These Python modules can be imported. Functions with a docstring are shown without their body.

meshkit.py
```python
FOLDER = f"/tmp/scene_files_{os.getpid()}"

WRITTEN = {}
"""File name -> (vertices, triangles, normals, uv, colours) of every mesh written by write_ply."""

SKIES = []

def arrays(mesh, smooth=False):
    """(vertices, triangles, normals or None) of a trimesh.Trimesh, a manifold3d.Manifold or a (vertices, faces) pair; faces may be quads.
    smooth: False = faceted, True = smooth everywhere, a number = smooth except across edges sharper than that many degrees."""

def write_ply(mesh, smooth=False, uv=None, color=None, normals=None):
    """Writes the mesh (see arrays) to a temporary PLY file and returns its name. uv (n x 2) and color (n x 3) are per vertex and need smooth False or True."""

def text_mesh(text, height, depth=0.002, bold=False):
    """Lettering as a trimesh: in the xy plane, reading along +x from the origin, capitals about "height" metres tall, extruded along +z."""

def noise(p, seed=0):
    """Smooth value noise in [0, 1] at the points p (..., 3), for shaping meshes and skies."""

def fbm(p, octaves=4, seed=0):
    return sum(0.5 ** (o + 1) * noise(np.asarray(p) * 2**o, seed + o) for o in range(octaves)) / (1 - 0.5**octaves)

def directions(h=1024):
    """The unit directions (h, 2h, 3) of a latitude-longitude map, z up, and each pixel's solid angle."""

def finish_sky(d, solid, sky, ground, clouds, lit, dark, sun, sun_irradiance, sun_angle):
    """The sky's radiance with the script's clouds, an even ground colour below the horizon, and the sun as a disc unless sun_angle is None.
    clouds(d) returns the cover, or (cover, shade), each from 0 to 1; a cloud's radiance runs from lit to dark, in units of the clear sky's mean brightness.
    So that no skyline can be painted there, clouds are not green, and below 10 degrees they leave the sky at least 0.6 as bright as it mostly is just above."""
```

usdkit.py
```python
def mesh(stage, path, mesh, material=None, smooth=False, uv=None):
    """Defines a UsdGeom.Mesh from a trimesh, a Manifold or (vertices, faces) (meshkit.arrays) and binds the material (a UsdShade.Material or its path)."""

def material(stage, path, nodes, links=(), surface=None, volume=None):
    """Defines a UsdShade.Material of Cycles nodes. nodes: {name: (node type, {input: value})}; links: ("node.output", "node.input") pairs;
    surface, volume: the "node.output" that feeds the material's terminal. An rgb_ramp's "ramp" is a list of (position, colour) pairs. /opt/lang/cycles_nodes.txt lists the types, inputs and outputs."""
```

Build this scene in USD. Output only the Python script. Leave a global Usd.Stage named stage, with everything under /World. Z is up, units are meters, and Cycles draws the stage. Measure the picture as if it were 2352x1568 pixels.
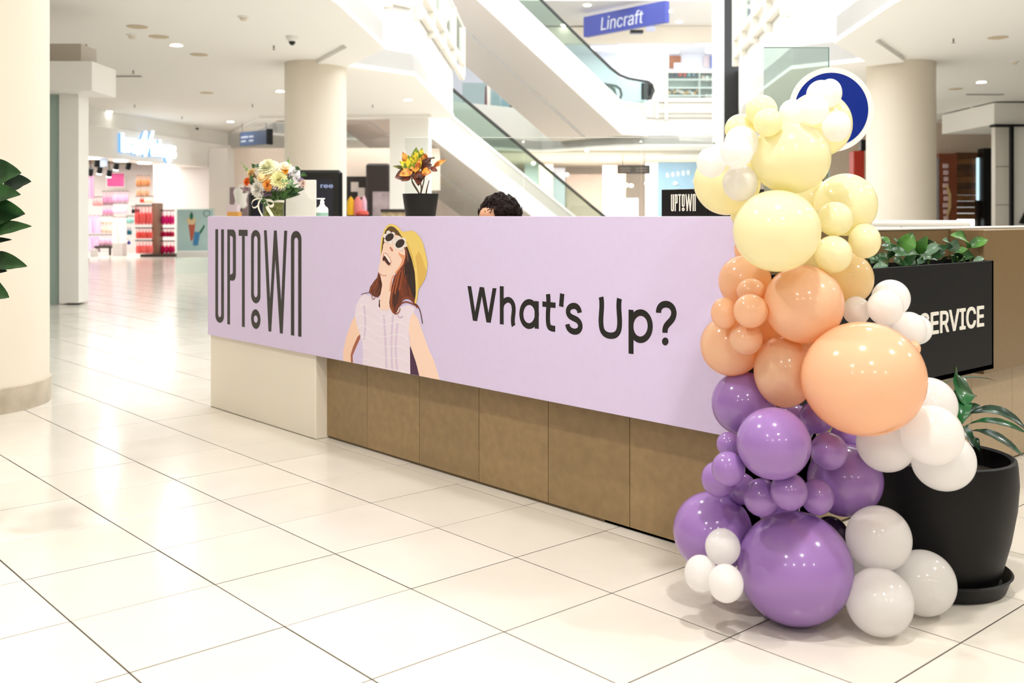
import math, random
import numpy as np, trimesh, shapely, manifold3d
from shapely import affinity
from shapely.geometry import Polygon, LineString, Point, box as sbox
from shapely.ops import unary_union
import usdkit, meshkit
from pxr import Usd, UsdGeom, UsdLux, UsdShade, Gf, Sdf, Vt

stage = Usd.Stage.CreateInMemory()
UsdGeom.SetStageUpAxis(stage, 'Z'); UsdGeom.SetStageMetersPerUnit(stage, 1.0)
UsdGeom.Xform.Define(stage, '/World'); UsdGeom.Scope.Define(stage, '/World/Looks')
random.seed(7); RNG = np.random.default_rng(7)

# ---------------------------------------------------------------- camera, sky, lights, exposure
H = 1.185                      # eye height
F, U0, V0 = 2345.0, 1176.0, 496.0
TH = math.radians(48.38); CO, SI = math.cos(TH), math.sin(TH)   # the building's axes against the view axis
cam = UsdGeom.Camera.Define(stage, '/World/Camera')
cam.AddTransformOp().Set(Gf.Matrix4d(CO, SI, 0, 0, 0, 0, 1, 0, SI, -CO, 0, 0, 0, 0, H, 1))
cam.CreateHorizontalApertureAttr(36.0); cam.CreateVerticalApertureAttr(24.0)
cam.CreateFocalLengthAttr(F / 2352 * 36)
cam.CreateVerticalApertureOffsetAttr(-(784 - V0) / 2352 * 36)
cam.CreateClippingRangeAttr(Gf.Vec2f(0.05, 400))
cam.CreateFStopAttr(3.6); cam.CreateFocusDistanceAttr(4.1)
cam.CreateExposureAttr(0.7)
dome = UsdLux.DomeLight.Define(stage, '/World/sky')          # overcast daylight over the atrium roof light
dome.CreateIntensityAttr(0.66); dome.CreateColorAttr(Gf.Vec3f(0.97, 0.985, 1.0))

def W(x, d, z=0.0):            # (right, ahead, up) of the viewpoint -> building axes
    return np.array([CO * x - SI * d, SI * x + CO * d, z])
def lamp(x, d, z, power, radius=0.11, col=(1, .975, .94), cone=None):
    p = W(x, d, z)
    l = UsdLux.DiskLight.Define(stage, '/World/' + fresh('downlight_glow'))
    l.AddTranslateOp().Set(Gf.Vec3d(*map(float, p)))
    l.CreateRadiusAttr(radius); l.CreateIntensityAttr(power); l.CreateColorAttr(Gf.Vec3f(*col))
    return l
def rect_lamp(x, d, z, sx, sy, power, col=(1, .97, .93), rot=0.0):
    p = W(x, d, z)
    l = UsdLux.RectLight.Define(stage, '/World/' + fresh('shop_light_glow'))
    l.AddTranslateOp().Set(Gf.Vec3d(*map(float, p))); l.AddRotateZOp().Set(math.degrees(TH) + rot)
    l.CreateWidthAttr(sx); l.CreateHeightAttr(sy); l.CreateIntensityAttr(power); l.CreateColorAttr(Gf.Vec3f(*col))
    return l
USED = {}
def fresh(name, parent='/World'):
    k = (parent, name); n = USED.get(k, -1) + 1; USED[k] = n
    return name if n == 0 else f'{name}_{n:03d}'
CEIL = 3.95                    # mall ceiling
# row of ceiling downlights above the desk (their bezels are built with the ceiling)
NEAR_LAMPS = [(-1.95, 2.9), (.65, 1.9), (3.5, 1.8), (-.6, 5.2), (2.1, 5.2), (4.8, 4.6), (-2.0, -.8), (1.0, -.8), (-4.4, -4.2), (-1.5, -4.2), (1.4, -4.2), (4.3, -4.2), (-4.8, 8.3), (7.3, 4.2), (6.2, 7.6)]
for i, (lx, ld) in enumerate(NEAR_LAMPS):
    lamp(lx, ld, CEIL - .03, 330.0 if i < 3 else 200.0)

# ---------------------------------------------------------------- helpers: pixels and points
def ray(u, v): return (u - U0) / F, (V0 - v) / F
def at(u, v, d):
    r, t = ray(u, v); return W(r * d, d, H + t * d)
def onY(u, v, Y):
    r, t = ray(u, v); d = Y / (SI * r + CO); return W(r * d, d, H + t * d)
def onX(u, v, X):
    r, t = ray(u, v); d = X / (CO * r - SI); return W(r * d, d, H + t * d)
def onZ(u, v, z=0.0):
    r, t = ray(u, v); d = (z - H) / t; return W(r * d, d, z)
def cam_of(p):
    return CO * p[0] + SI * p[1], -SI * p[0] + CO * p[1]
ROT = np.eye(4); ROT[:3, :3] = [[CO, -SI, 0], [SI, CO, 0], [0, 0, 1]]
def c2w(m):                    # a mesh drawn in (right, ahead, up)
    m = m.copy(); m.apply_transform(ROT); return m
def place(m, o, ex, ey, ez):
    m = m.copy(); M = np.eye(4); M[:3, 0], M[:3, 1], M[:3, 2], M[:3, 3] = ex, ey, ez, o
    m.apply_transform(M)
    if np.linalg.det(M[:3, :3]) < 0: m.invert()
    return m
# ---------------------------------------------------------------- helpers: shapes
cat = lambda *ms: trimesh.util.concatenate([m for k in ms for m in (k if isinstance(k, (list, tuple)) else [k])])
def bx(x0, x1, y0, y1, z0, z1, r=0.0):
    if r <= 0:
        m = trimesh.creation.box((abs(x1 - x0), abs(y1 - y0), abs(z1 - z0)))
        m.apply_translation(((x0 + x1) / 2, (y0 + y1) / 2, (z0 + z1) / 2)); return m
    lo = np.minimum([x0, y0, z0], [x1, y1, z1]); hi = np.maximum([x0, y0, z0], [x1, y1, z1])
    r = min(r, *(0.49 * (hi - lo))); P = []
    for sx in (0, 1):
        for sy in (0, 1):
            for sz in (0, 1):
                c = np.where([sx, sy, sz], hi, lo); s = np.where([sx, sy, sz], -1, 1) * r
                for k in range(3):
                    q = c + s; q[k] = c[k]; P.append(q)
    return trimesh.Trimesh(np.array(P)).convex_hull
def cbx(x0, x1, d0, d1, z0, z1, r=0.0): return c2w(bx(x0, x1, d0, d1, z0, z1, r))
def ext(g, t):
    gs = [q for q in getattr(g, 'geoms', [g]) if q.geom_type == 'Polygon' and q.area > 1e-9]
    return cat([trimesh.creation.extrude_polygon(q, t, engine='earcut') for q in gs])
def lathe(prof, n=32):         # [(r, z)], closed at the axis if r = 0
    prof = np.array(prof, float); a = np.linspace(0, 2 * math.pi, n, endpoint=False); V = []; Fc = []
    for r, z in prof: V += [(r * math.cos(t), r * math.sin(t), z) for t in a]
    for i in range(len(prof) - 1):
        for k in range(n):
            p, q = i * n + k, i * n + (k + 1) % n
            Fc += [(p, q, q + n), (p, q + n, p + n)]
    m = trimesh.Trimesh(V, Fc, process=False); m.merge_vertices(); m.update_faces(m.nondegenerate_faces()); return m
def shift(m, p): m = m.copy(); m.apply_translation(p); return m
def cyl(p, q, r, n=16, r2=None):
    p, q = np.array(p, float), np.array(q, float); L = np.linalg.norm(q - p)
    m = lathe([(0, 0), (r, 0), (r if r2 is None else r2, L), (0, L)], n)
    m.apply_transform(trimesh.geometry.align_vectors([0, 0, 1], (q - p) / L)); m.apply_translation(p); return m
def tube(P, r, n=8):
    P = np.array(P, float); rs = np.broadcast_to(r, len(P)); V = []; Fc = []
    T = np.gradient(P, axis=0); T /= np.linalg.norm(T, axis=1, keepdims=True) + 1e-12
    u = np.cross(T[0], [0.31, 0.2, 0.93]); u /= np.linalg.norm(u)
    for i in range(len(P)):
        u = u - T[i] * (u @ T[i]); u /= np.linalg.norm(u); w = np.cross(T[i], u)
        V += [P[i] + rs[i] * (u * math.cos(a) + w * math.sin(a)) for a in np.linspace(0, 2 * math.pi, n, endpoint=False)]
    for i in range(len(P) - 1):
        for k in range(n):
            p, q = i * n + k, i * n + (k + 1) % n
            Fc += [(p, q, q + n), (p, q + n, p + n)]
    e0, e1 = len(V), len(V) + 1; V += [P[0], P[-1]]
    for k in range(n):
        Fc += [(e0, (k + 1) % n, k), (e1, (len(P) - 1) * n + k, (len(P) - 1) * n + (k + 1) % n)]
    return trimesh.Trimesh(V, Fc, process=False)
def spline(P, n=24):
    from scipy.interpolate import CubicSpline
    P = np.array(P, float); t = np.r_[0, np.cumsum(np.linalg.norm(np.diff(P, axis=0), axis=1))]
    return CubicSpline(t, P)(np.linspace(0, t[-1], n))
def ball(c, r, sub=2):
    m = trimesh.creation.icosphere(sub, 1.0); m.apply_scale(r); m.apply_translation(c); return m
# ---------------------------------------------------------------- helpers: things and parts
def lin(c):
    c = np.array(c, float) / 255; return tuple(np.where(c <= .04045, c / 12.92, ((c + .055) / 1.055) ** 2.4))
MATS = {}
def mat(name, rgb, rough=.5, vary=0.0, scale=6.0, bump=0.0, **kw):
    """A plain procedural surface of sRGB colour rgb, with noise of tone and relief."""
    if name in MATS: return MATS[name]
    n = {'p': ('principled_bsdf', {'base_color': lin(rgb), 'roughness': rough, **kw})}; l = []
    if vary or bump:
        n['t'] = ('texture_coordinate', {}); n['n'] = ('noise_texture', {'scale': scale, 'detail': 4.0}); l.append(('t.object', 'n.vector'))
    if vary:
        c = np.array(lin(rgb)); n['r'] = ('rgb_ramp', {'ramp': [(.3, tuple(c * (1 - vary))), (.7, tuple(np.minimum(1, c * (1 + vary))))]})
        l += [('n.fac', 'r.fac'), ('r.color', 'p.base_color')]
    if bump:
        n['b'] = ('bump', {'strength': bump, 'distance': .004}); l += [('n.fac', 'b.height'), ('b.normal', 'p.normal')]
    MATS[name] = usdkit.material(stage, '/World/Looks/' + name, n, l, surface='p.BSDF'); return MATS[name]
def emit(name, rgb, strength):
    if name not in MATS:
        MATS[name] = usdkit.material(stage, '/World/Looks/' + name, {'e': ('emission', {'color': lin(rgb), 'strength': strength})}, [], surface='e.emission')
    return MATS[name]
def glass(name, tint=(240, 250, 246), refl=.0):
    if name not in MATS:
        MATS[name] = usdkit.material(stage, '/World/Looks/' + name, {'t': ('transparent_bsdf', {'color': lin(tint)}), 'g': ('glossy_bsdf', {'color': (1, 1, 1), 'roughness': .02}), 'w': ('layer_weight', {'blend': .5}),
            'q': ('math', {'math_type': 'power', 'value2': 5.0}), 'k': ('math', {'math_type': 'multiply_add', 'value2': .5, 'value3': .025}), 'm': ('mix_closure', {})},
            [('w.facing', 'q.value1'), ('q.value', 'k.value1'), ('k.value', 'm.fac'), ('t.BSDF', 'm.closure1'), ('g.BSDF', 'm.closure2')], surface='m.closure')
    return MATS[name]
def setd(prim, label=None, cat_=None, group=None, kind=None):
    for k, v in (('label', label), ('category', cat_), ('group', group), ('kind', kind)):
        if v: prim.SetCustomDataByKey(k, v)
class Node:
    def __init__(s, path, base): s.path, s.base = path, np.array(base, float)
    def part(s, name, mesh, m, smooth=False, label=None, kind=None):
        path = s.path + '/' + fresh(name, s.path)
        mesh = mesh.copy(); mesh.apply_translation(-s.base)
        g = usdkit.mesh(stage, path, mesh, m, smooth=smooth); setd(g.GetPrim(), label, kind=kind)
        return Node(path, s.base)
def thing(name, label, category, base, group=None, kind=None):
    path = '/World/' + fresh(name); x = UsdGeom.Xform.Define(stage, path); x.AddTranslateOp().Set(Gf.Vec3d(*map(float, base)))
    setd(x.GetPrim(), label, category, group, kind); return Node(path, base)
def solo(name, mesh, m, label=None, category=None, group=None, kind=None, smooth=False):
    """A thing (or a piece of the setting) that is one mesh."""
    b = mesh.bounds; base = np.array([(b[0][0] + b[1][0]) / 2, (b[0][1] + b[1][1]) / 2, b[0][2]])
    path = '/World/' + fresh(name); mesh = mesh.copy(); mesh.apply_translation(-base)
    g = usdkit.mesh(stage, path, mesh, m, smooth=smooth); UsdGeom.Xformable(g).AddTranslateOp().Set(Gf.Vec3d(*map(float, base)))
    setd(g.GetPrim(), label, category, group, kind); return Node(path, base)
def struct(name, mesh, m, smooth=False): return solo(name, mesh, m, kind='structure', smooth=smooth)
def again(first, base, label, category, group, rotz=0.0):
    """Another copy of a finished thing, at another place."""
    name = first.path.split('/')[-1]; name = name[:-4] if name[-4:-3] == '_' and name[-3:].isdigit() else name
    path = '/World/' + fresh(name); x = UsdGeom.Xform.Define(stage, path); x.AddTranslateOp().Set(Gf.Vec3d(*map(float, base)))
    if rotz: x.AddRotateZOp().Set(rotz)
    x.GetPrim().GetReferences().AddInternalReference(first.path); x.GetPrim().SetInstanceable(True)
    setd(x.GetPrim(), label, category, group); return Node(path, base)
# ================================================================ the shell: floor, ceilings, atrium
M_tile = [mat(f'floor_tile_{k}', c, .16, vary=.035, scale=3.0, specular_ior_level=.55) for k, c in enumerate([(227, 221, 210), (224, 218, 207), (230, 224, 214)])]
M_grout = mat('grout', (72, 66, 56), .8, vary=.2, scale=9)
TS, TX, TY, GAP = .45, -2.6434, 1.0187, .0048
fl = thing('floor', None, None, (0, 0, 0), kind='structure')
XA, XB, YA, YB = -56, 8, -12, 62      # tiles
def tile_mesh(x0, y0, lift=0.0, bev=.0012):
    a, b = x0 + GAP / 2, x0 + TS - GAP / 2; c, d = y0 + GAP / 2, y0 + TS - GAP / 2; z = -.0005 + lift; e = bev; zl = -.006
    V = [(a + e, c + e, z), (b - e, c + e, z), (b - e, d - e, z), (a + e, d - e, z), (a, c, z - e * .7), (b, c, z - e * .7), (b, d, z - e * .7), (a, d, z - e * .7), (a, c, zl), (b, c, zl), (b, d, zl), (a, d, zl)]
    Fc = [(0, 1, 2), (0, 2, 3)]
    for lo, hi in ((4, 0), (8, 4)):
        for k in range(4):
            n = (k + 1) % 4; Fc += [(lo + k, lo + n, hi + n), (lo + k, hi + n, hi + k)]
    return trimesh.Trimesh(V, Fc, process=False)
near, far = [], []
i0, i1, j0, j1 = -52, 14, -10, 60
for i in range(i0, i1):
    for j in range(j0, j1):
        x0, y0 = TX + i * TS, TY + j * TS
        cx, cd = cam_of((x0 + TS / 2, y0 + TS / 2))
        if x0 > -6 and x0 + TS < -2.1 and y0 > 3.0 and y0 < 5.5: continue
        vis = cd > .9 and abs(cx) < cd * .53 + .35 and cd < 24
        hid = y0 > 2.9 and x0 + TS < -2.1 and x0 > -5.9 and y0 < 6
        behind = x0 < -2.3 and x0 > -14 and y0 > 3.2 and (cx / max(cd, .1)) > -.28 and (cx / max(cd, .1)) < .3
        (near if vis and not hid and not behind else far).append((cd, x0, y0))
near.sort(); far += near[300:]; near = near[:300]
for k, (cd, x0, y0) in enumerate(near):
    fl.part('tile', tile_mesh(x0, y0, random.uniform(-.0004, .0004)), M_tile[random.randrange(3)])
vs, fs, o = [], [], 0
base_t = tile_mesh(0, 0); bv, bf = np.array(base_t.vertices), np.array(base_t.faces)
keep = [t for t in far]
allv = np.concatenate([bv + (x0, y0, 0) for _, x0, y0 in keep]); allf = np.concatenate([bf + len(bv) * k for k in range(len(keep))])
fl.part('tile_field', trimesh.Trimesh(allv, allf, process=False), M_tile[0], kind='stuff')
gx0, gx1, gy0, gy1 = TX + i0 * TS, TX + i1 * TS, TY + j0 * TS, TY + j1 * TS
fl.part('grout_bed', bx(gx0, gx1, gy0, gy1, -.12, -.0019), M_grout)
M_outer = usdkit.material(stage, '/World/Looks/far_tiles', {'t': ('texture_coordinate', {}), 'm': ('mapping', {'location': (-TX, -TY, 0)}), 'b': ('brick_texture', {'offset': 0.0, 'scale': 1.0, 'brick_width': TS, 'row_height': TS, 'mortar_size': .003,
    'color1': lin((227, 221, 210)), 'color2': lin((224, 218, 207)), 'mortar': lin((150, 143, 130))}), 'p': ('principled_bsdf', {'roughness': .16})}, [('t.object', 'm.vector'), ('m.vector', 'b.vector'), ('b.color', 'p.base_color')], surface='p.BSDF')
fl.part('outer_floor', cat(bx(XA - 30, XB + 40, gy1, YB + 20, -.1, -.0005), bx(XA - 30, XB + 40, YA - 20, gy0, -.1, -.0005), bx(XA - 30, gx0, gy0, gy1, -.1, -.0005), bx(gx1, XB + 40, gy0, gy1, -.1, -.0005)), M_outer)

M_ceil = mat('ceiling_paint', (249, 247, 241), .7)
M_white = mat('white_paint', (234, 231, 226), .55)
M_cream = mat('cream_paint', (238, 230, 214), .55, vary=.02, scale=1.2)
def CZ(u, v, z=CEIL):
    p = onZ(u, v, z); return cam_of(p)
P0, P1, P2, P3, P4 = CZ(774, 0), CZ(880, 102), CZ(795, 143), CZ(949, 166), CZ(1040, 262)
Q0, Q1, Q3, Q4 = CZ(2052, 0), CZ(1921, 89), CZ(1820, 151), CZ(1707, 236)
Q2 = (Q3[0] + 1.03, Q3[1] - 1.0)
VOID = [(-3.0, 6.8), P0, P1, P2, P3, P4, (-1.9, 28.2), (-6.6, 28.7), (-8.6, 33.4), (1.2, 42.6), (4.1, 39.4), (8.6, 39.4), Q4, Q3, Q2, Q1, Q0, (4.9, 6.8)]
FLOOR1 = 5.6
slab = Polygon([(-40, -9), (40, -9), (40, 70), (-40, 70)]).difference(Polygon(VOID))
struct('ceiling', c2w(shift(ext(slab, .35), (0, 0, CEIL))), M_ceil)
# white upstand of the upper floor all round the void
ring = Polygon(VOID).buffer(.16, join_style=2).difference(Polygon(VOID))
struct('trim_1', c2w(shift(ext(ring, FLOOR1 - CEIL), (0, 0, CEIL - .0))), M_white)
lip = Polygon(VOID).buffer(.55, join_style=2, mitre_limit=1.2).difference(Polygon(VOID).buffer(-.03, join_style=2))
struct('trim_2', c2w(shift(ext(lip, .07), (0, 0, CEIL - .07))), M_ceil)
upper = slab.difference(Polygon(VOID).buffer(.16, join_style=2)).intersection(sbox(-40, 3, 40, 70))
struct('floor_upper', c2w(shift(ext(upper, .12), (0, 0, FLOOR1 - .12))), M_white)
# the mall behind the viewpoint (seen mirrored in the balloons and floor)
struct('wall_front', cbx(-26, 26, -9.2, -9.0, 0, CEIL), M_cream)
struct('wall_side_left', cbx(-26.2, -26, -9, 24, 0, CEIL), M_cream)
struct('wall_side_right', cbx(26, 26.2, -9, 40, 0, CEIL), M_cream)
# ================================================================ the service desk
M_panel = mat('lilac_print', (220, 206, 240), .38, vary=.012, scale=40)
M_ink = mat('black_ink', (26, 24, 22), .45)
M_ctop = mat('desk_top', (232, 226, 214), .35)
M_brown = mat('brown_tile', (156, 130, 92), .45, vary=.10, scale=26, bump=.05)
M_brown2 = mat('brown_tile_b', (150, 125, 88), .45, vary=.10, scale=24, bump=.05)
M_brownw = mat('brown_laminate', (124, 101, 68), .4, vary=.05, scale=60)
M_tan = mat('tan_tile', (176, 155, 124), .4, vary=.05, scale=30)
M_black = mat('black_laminate', (20, 20, 22), .55, specular_ior_level=.2)
YP, YC, YB0 = 2.80, 2.8187, 2.888
XL = onY(477, 768, YP)[0]; XR = onY(1686, 1005, YP)[0]
ZB = float(np.mean([onY(477, 768, YP)[2], onY(1686, 1005, YP)[2]])); ZT = H - .001
XE = -2.10                              # end wall of the desk
desk = thing('service_desk', 'long service desk with lilac front sign, cream end and brown tiled plinth', 'desk', (XL, YC, 0))
XC = onY(725, 1003, YC)[0]
desk.part('end_block', cat(bx(XL, XC, YC, YC + .62, 0, 1.15, .004)), M_cream)
core = cat(bx(XC - .05, XE, YB0 + .012, YB0 + .5, 0, 1.15), bx(-2.72, XE - .012, YB0 + .012, 6.3, 0, .47))
desk.part('carcass', core, M_brownw)
seams = [onY(u, 1000, YB0)[0] for u in (843, 963, 1100, 1259, 1446)]
xs = [onY(752, 1005, YB0)[0] - .02] + seams + [seams[-1] + .443, XE]
for k in range(len(xs) - 1):
    if xs[k + 1] - xs[k] > .02: desk.part('plinth_tile', bx(xs[k] + .0015, xs[k + 1] - .0015, YB0, YB0 + .011, .012, .60, .0012), M_brown if k % 2 else M_brown2)
ye = onX(2325, 1000, XE)[1]
for k in range(-5, 4):
    a, b = ye + .443 * k, ye + .443 * (k + 1)
    a = max(a, YB0); b = min(b, 6.3)
    if b > a: desk.part('plinth_tile', bx(XE - .011, XE, a + .0015, b - .0015, .012, .468, .0012), M_tan)
desk.part('worktop', bx(XL + .01, XR - .01, YC, YC + .66, 1.15, ZT - .012, .004), M_ctop)
panel = desk.part('front_panel', bx(XL, XR, YP, YC - .0008, ZB, ZT, .0015), M_panel)
def pp(u, v):                           # pixel -> (along, up) on the front panel
    p = onY(u, v, YP); return np.array([p[0], p[2]])
def on_panel(g, t=.0008, lift=0.0):     # flat print: a shapely area in (along, up) lies on the panel
    m = ext(g, t); return place(m, (0, YP - lift, 0), (1, 0, 0), (0, 0, 1), (0, -1, 0))
def uptown(h, w):
    """The logo as a shapely shape, w wide and h tall from (0, 0): UPTOWN in thin tall capitals, a ring under the short O."""
    xs_ = np.array([95, 119, 146, 170, 200, 223, 249, 275, 300, 329, 353, 378, 409, 433, 466, 491, 522, 546, 562, 585, 610, 634, 662, 687, 700, 726, 759, 788, 823, 851.])
    K = [pp(470 + x / 3.826, 600)[0] for x in xs_]; K = [(k - K[0]) / (K[-1] - K[0]) * w for k in K]
    (u0, u1, u2, u3, p0, p1, p2, p3, t0, t1, t2, t3, o0, o1, o2, o3, w0, w1, w2, w3, w4, w5, w6, w7, w8, w9, n0, n1, n2, n3) = K
    def arch(a, b, top, flip, ry):      # a slot: rectangle from 0 to top with an elliptical end
        pts = [(b, 0)] + [((a + b) / 2 + (b - a) / 2 * math.cos(t), top - ry + ry * math.sin(t)) for t in np.linspace(0, math.pi, 24)] + [(a, 0)]
        g = Polygon(pts); return affinity.scale(g, 1, -1, origin=(0, h / 2)) if flip else g
    def slot(a, b, lo, hi, ry):
        return Polygon([((a + b) / 2 + (b - a) / 2 * math.cos(t), (hi - ry if math.sin(t) > 0 else lo + ry) + ry * math.sin(t)) for t in np.linspace(0, 2 * math.pi, 48)])
    out = []
    out.append(arch(u0, u3, h, True, .075 * h).difference(arch(u1, u2, h * .94, True, .035 * h).difference(sbox(-1, -1, 99, h * .0))).difference(affinity.translate(sbox(u1, h * .5, u2, h * 2), 0, 0)))
    bowl = sbox(p0, h * .464, p2, h).union(Polygon([(p2, h)] + [(p2 + (p3 - p2) * math.sin(t), (h - .07 * h) + .07 * h * math.cos(t)) for t in np.linspace(0, math.pi / 2, 10)] + [(p2 + (p3 - p2) * math.cos(t), (h * .464 + .07 * h) - .07 * h * math.sin(t)) for t in np.linspace(0, math.pi / 2, 10)] + [(p2, h * .464)]))
    hole = sbox(p1, h * .527, p2, h * .934).intersection(slot(p1 - (p2 - p1), p2, h * .527, h * .934, .03 * h))
    out.append(bowl.union(sbox(p0, 0, p1, h)).difference(hole))
    out.append(sbox(t0, h * .936, t3, h).union(sbox(t1, 0, t2, h)))
    out.append(slot(o0, o3, h * .26, h, .08 * h).difference(slot(o1, o2, h * .32, h * .94, .045 * h)))
    cx = (o0 + o3) / 2; rr = (o3 - o0) / 2
    out.append(affinity.scale(Point(cx, h * .1).buffer(1, 24), rr, h * .099).difference(affinity.scale(Point(cx, h * .1).buffer(1, 24), rr * .42, h * .037)))
    mid = (w4 + w5) / 2
    out.append(Polygon([(w0, h), (w1, h), ((w2 + w3) / 2 + (w3 - w2) * .12, h * .315), (w4, h), (w5, h), ((w6 + w7) / 2 - (w7 - w6) * .06, h * .30), (w8, h), (w9, h), (w7, 0), (w6, 0), (mid, h * .722), (w3, 0), (w2, 0)]))
    out.append(arch(n0, n3, h, False, .08 * h).difference(arch(n1, n2, h * .936, False, .035 * h)))
    return unary_union([g.buffer(0) for g in out])
lx0 = pp(494.8, 600)[0]; lx1 = pp(692.4, 600)[0]; lz1 = pp(494.8, 526.1)[1]; lz0 = pp(692.4, 773.6)[1]
logo = affinity.translate(uptown(lz1 - lz0, lx1 - lx0), lx0, lz0)
for g in logo.geoms: panel.part('printed_logo_letter', on_panel(g), M_ink)
def c8(*pts): return [pp(1040 + x / 4.2, 620 + y / 4.2) for x, y in pts]
SW = .0235
def stroke(pts, smooth=False, w=SW):
    q = np.array(c8(*pts)); q = spline(q, 40) if smooth else q
    return LineString(q).buffer(w / 2, cap_style=2, join_style=2 if not smooth else 1, mitre_limit=3)
def ellc(cx, cy, rx, ry, w=SW):
    q = c8(*[(cx + rx * math.cos(t), cy + ry * math.sin(t)) for t in np.linspace(0, 2 * math.pi, 60)]); return LineString(q).buffer(w / 2)
zw1, zw0 = c8((160, 155))[0][1], c8((215, 490))[0][1]
words = [LineString(c8((158, 140), (215, 505), (281, 150), (346, 520), (406, 160))).buffer(SW / 2, cap_style=2, join_style=2, mitre_limit=20).intersection(sbox(XL, zw0, XR, zw1)), stroke([(473, 156), (473, 523)]), stroke([(473, 360), (482, 325), (505, 297), (540, 287), (568, 305), (584, 340), (588, 390), (588, 538)], True),
         ellc(737, 424, 75, 116), stroke([(810, 300), (810, 565)]), stroke([(919, 232), (919, 420), (920, 500), (930, 545), (955, 562), (988, 567)], True), stroke([(866, 327), (991, 340)], w=SW * .9), stroke([(1056, 228), (1046, 352)]),
         stroke([(1224, 412), (1212, 372), (1190, 350), (1165, 345), (1135, 355), (1113, 390), (1118, 425), (1140, 450), (1180, 470), (1212, 492), (1229, 525), (1228, 560), (1210, 585), (1178, 594), (1145, 585), (1118, 560), (1107, 522)], True),
         stroke([(1431, 260), (1431, 450), (1433, 540), (1446, 588), (1480, 622), (1525, 633), (1572, 622), (1598, 590), (1608, 545), (1608, 450), (1608, 275)], True), stroke([(1720, 383), (1720, 807)]), ellc(1812, 541, 93, 131),
         stroke([(1986, 412), (1995, 365), (2020, 338), (2055, 329), (2095, 340), (2125, 375), (2133, 425), (2115, 475), (2080, 515), (2056, 548), (2048, 580), (2048, 605)], True),
         Polygon(c8(*[(2050 + 31 * math.cos(t), 688 + 38 * math.sin(t)) for t in np.linspace(0, 2 * math.pi, 30)]))]
for g in sorted(unary_union(words).geoms, key=lambda q: q.centroid.x): panel.part('printed_letter', on_panel(g), M_ink)
# the end wing: brown upper carcase with a planter recess
XW, XK = -2.03, -2.19
YJ = onX(2282, 700, -1.985)[1]
zw = onX(2300, 527, XW)[2]
desk.part('wing_case', cat(bx(-2.34, XK, YC + .02, 6.3, .47, zw, .003), bx(XK, XW, YJ + .006, 6.3, .47, zw, .003)), M_brownw)
desk.part('wing_top', bx(-2.36, XK + .004, YC + .66, 6.3, zw, zw + .010, .003), M_ctop)
zt, zb = onX(2282, 598, -1.985)[2], onX(2282, 846, -1.985)[2]
plan = thing('planter_box', 'black wall-mounted planter box lettered SERVICE on the desk end', 'planter', (-2.08, 3.7, zb))
wall_ = .016; ya, yb = YC + .12, YJ
plan.part('box', cat(bx(-1.985 - wall_, -1.985, ya, yb, zb, zt, .002), bx(XK, XK + .012, ya, yb, zb, zt), bx(XK, -1.985, ya, ya + wall_, zb, zt), bx(XK, -1.985, yb - wall_, yb, zb, zt), bx(XK, -1.985, ya, yb, zb, zb + .02)), M_black)
plan.part('soil', bx(XK + .012, -2.0, ya + wall_, yb - wall_, zb + .1, zt - .05), mat('soil', (46, 36, 28), .9, vary=.4, scale=50))
sv = meshkit.text_mesh('SERVICE', 1.0, depth=.003, bold=True)
b = sv.bounds; s0, s1 = onX(2112, 770, -1.985), onX(2259, 725, -1.985)
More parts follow.
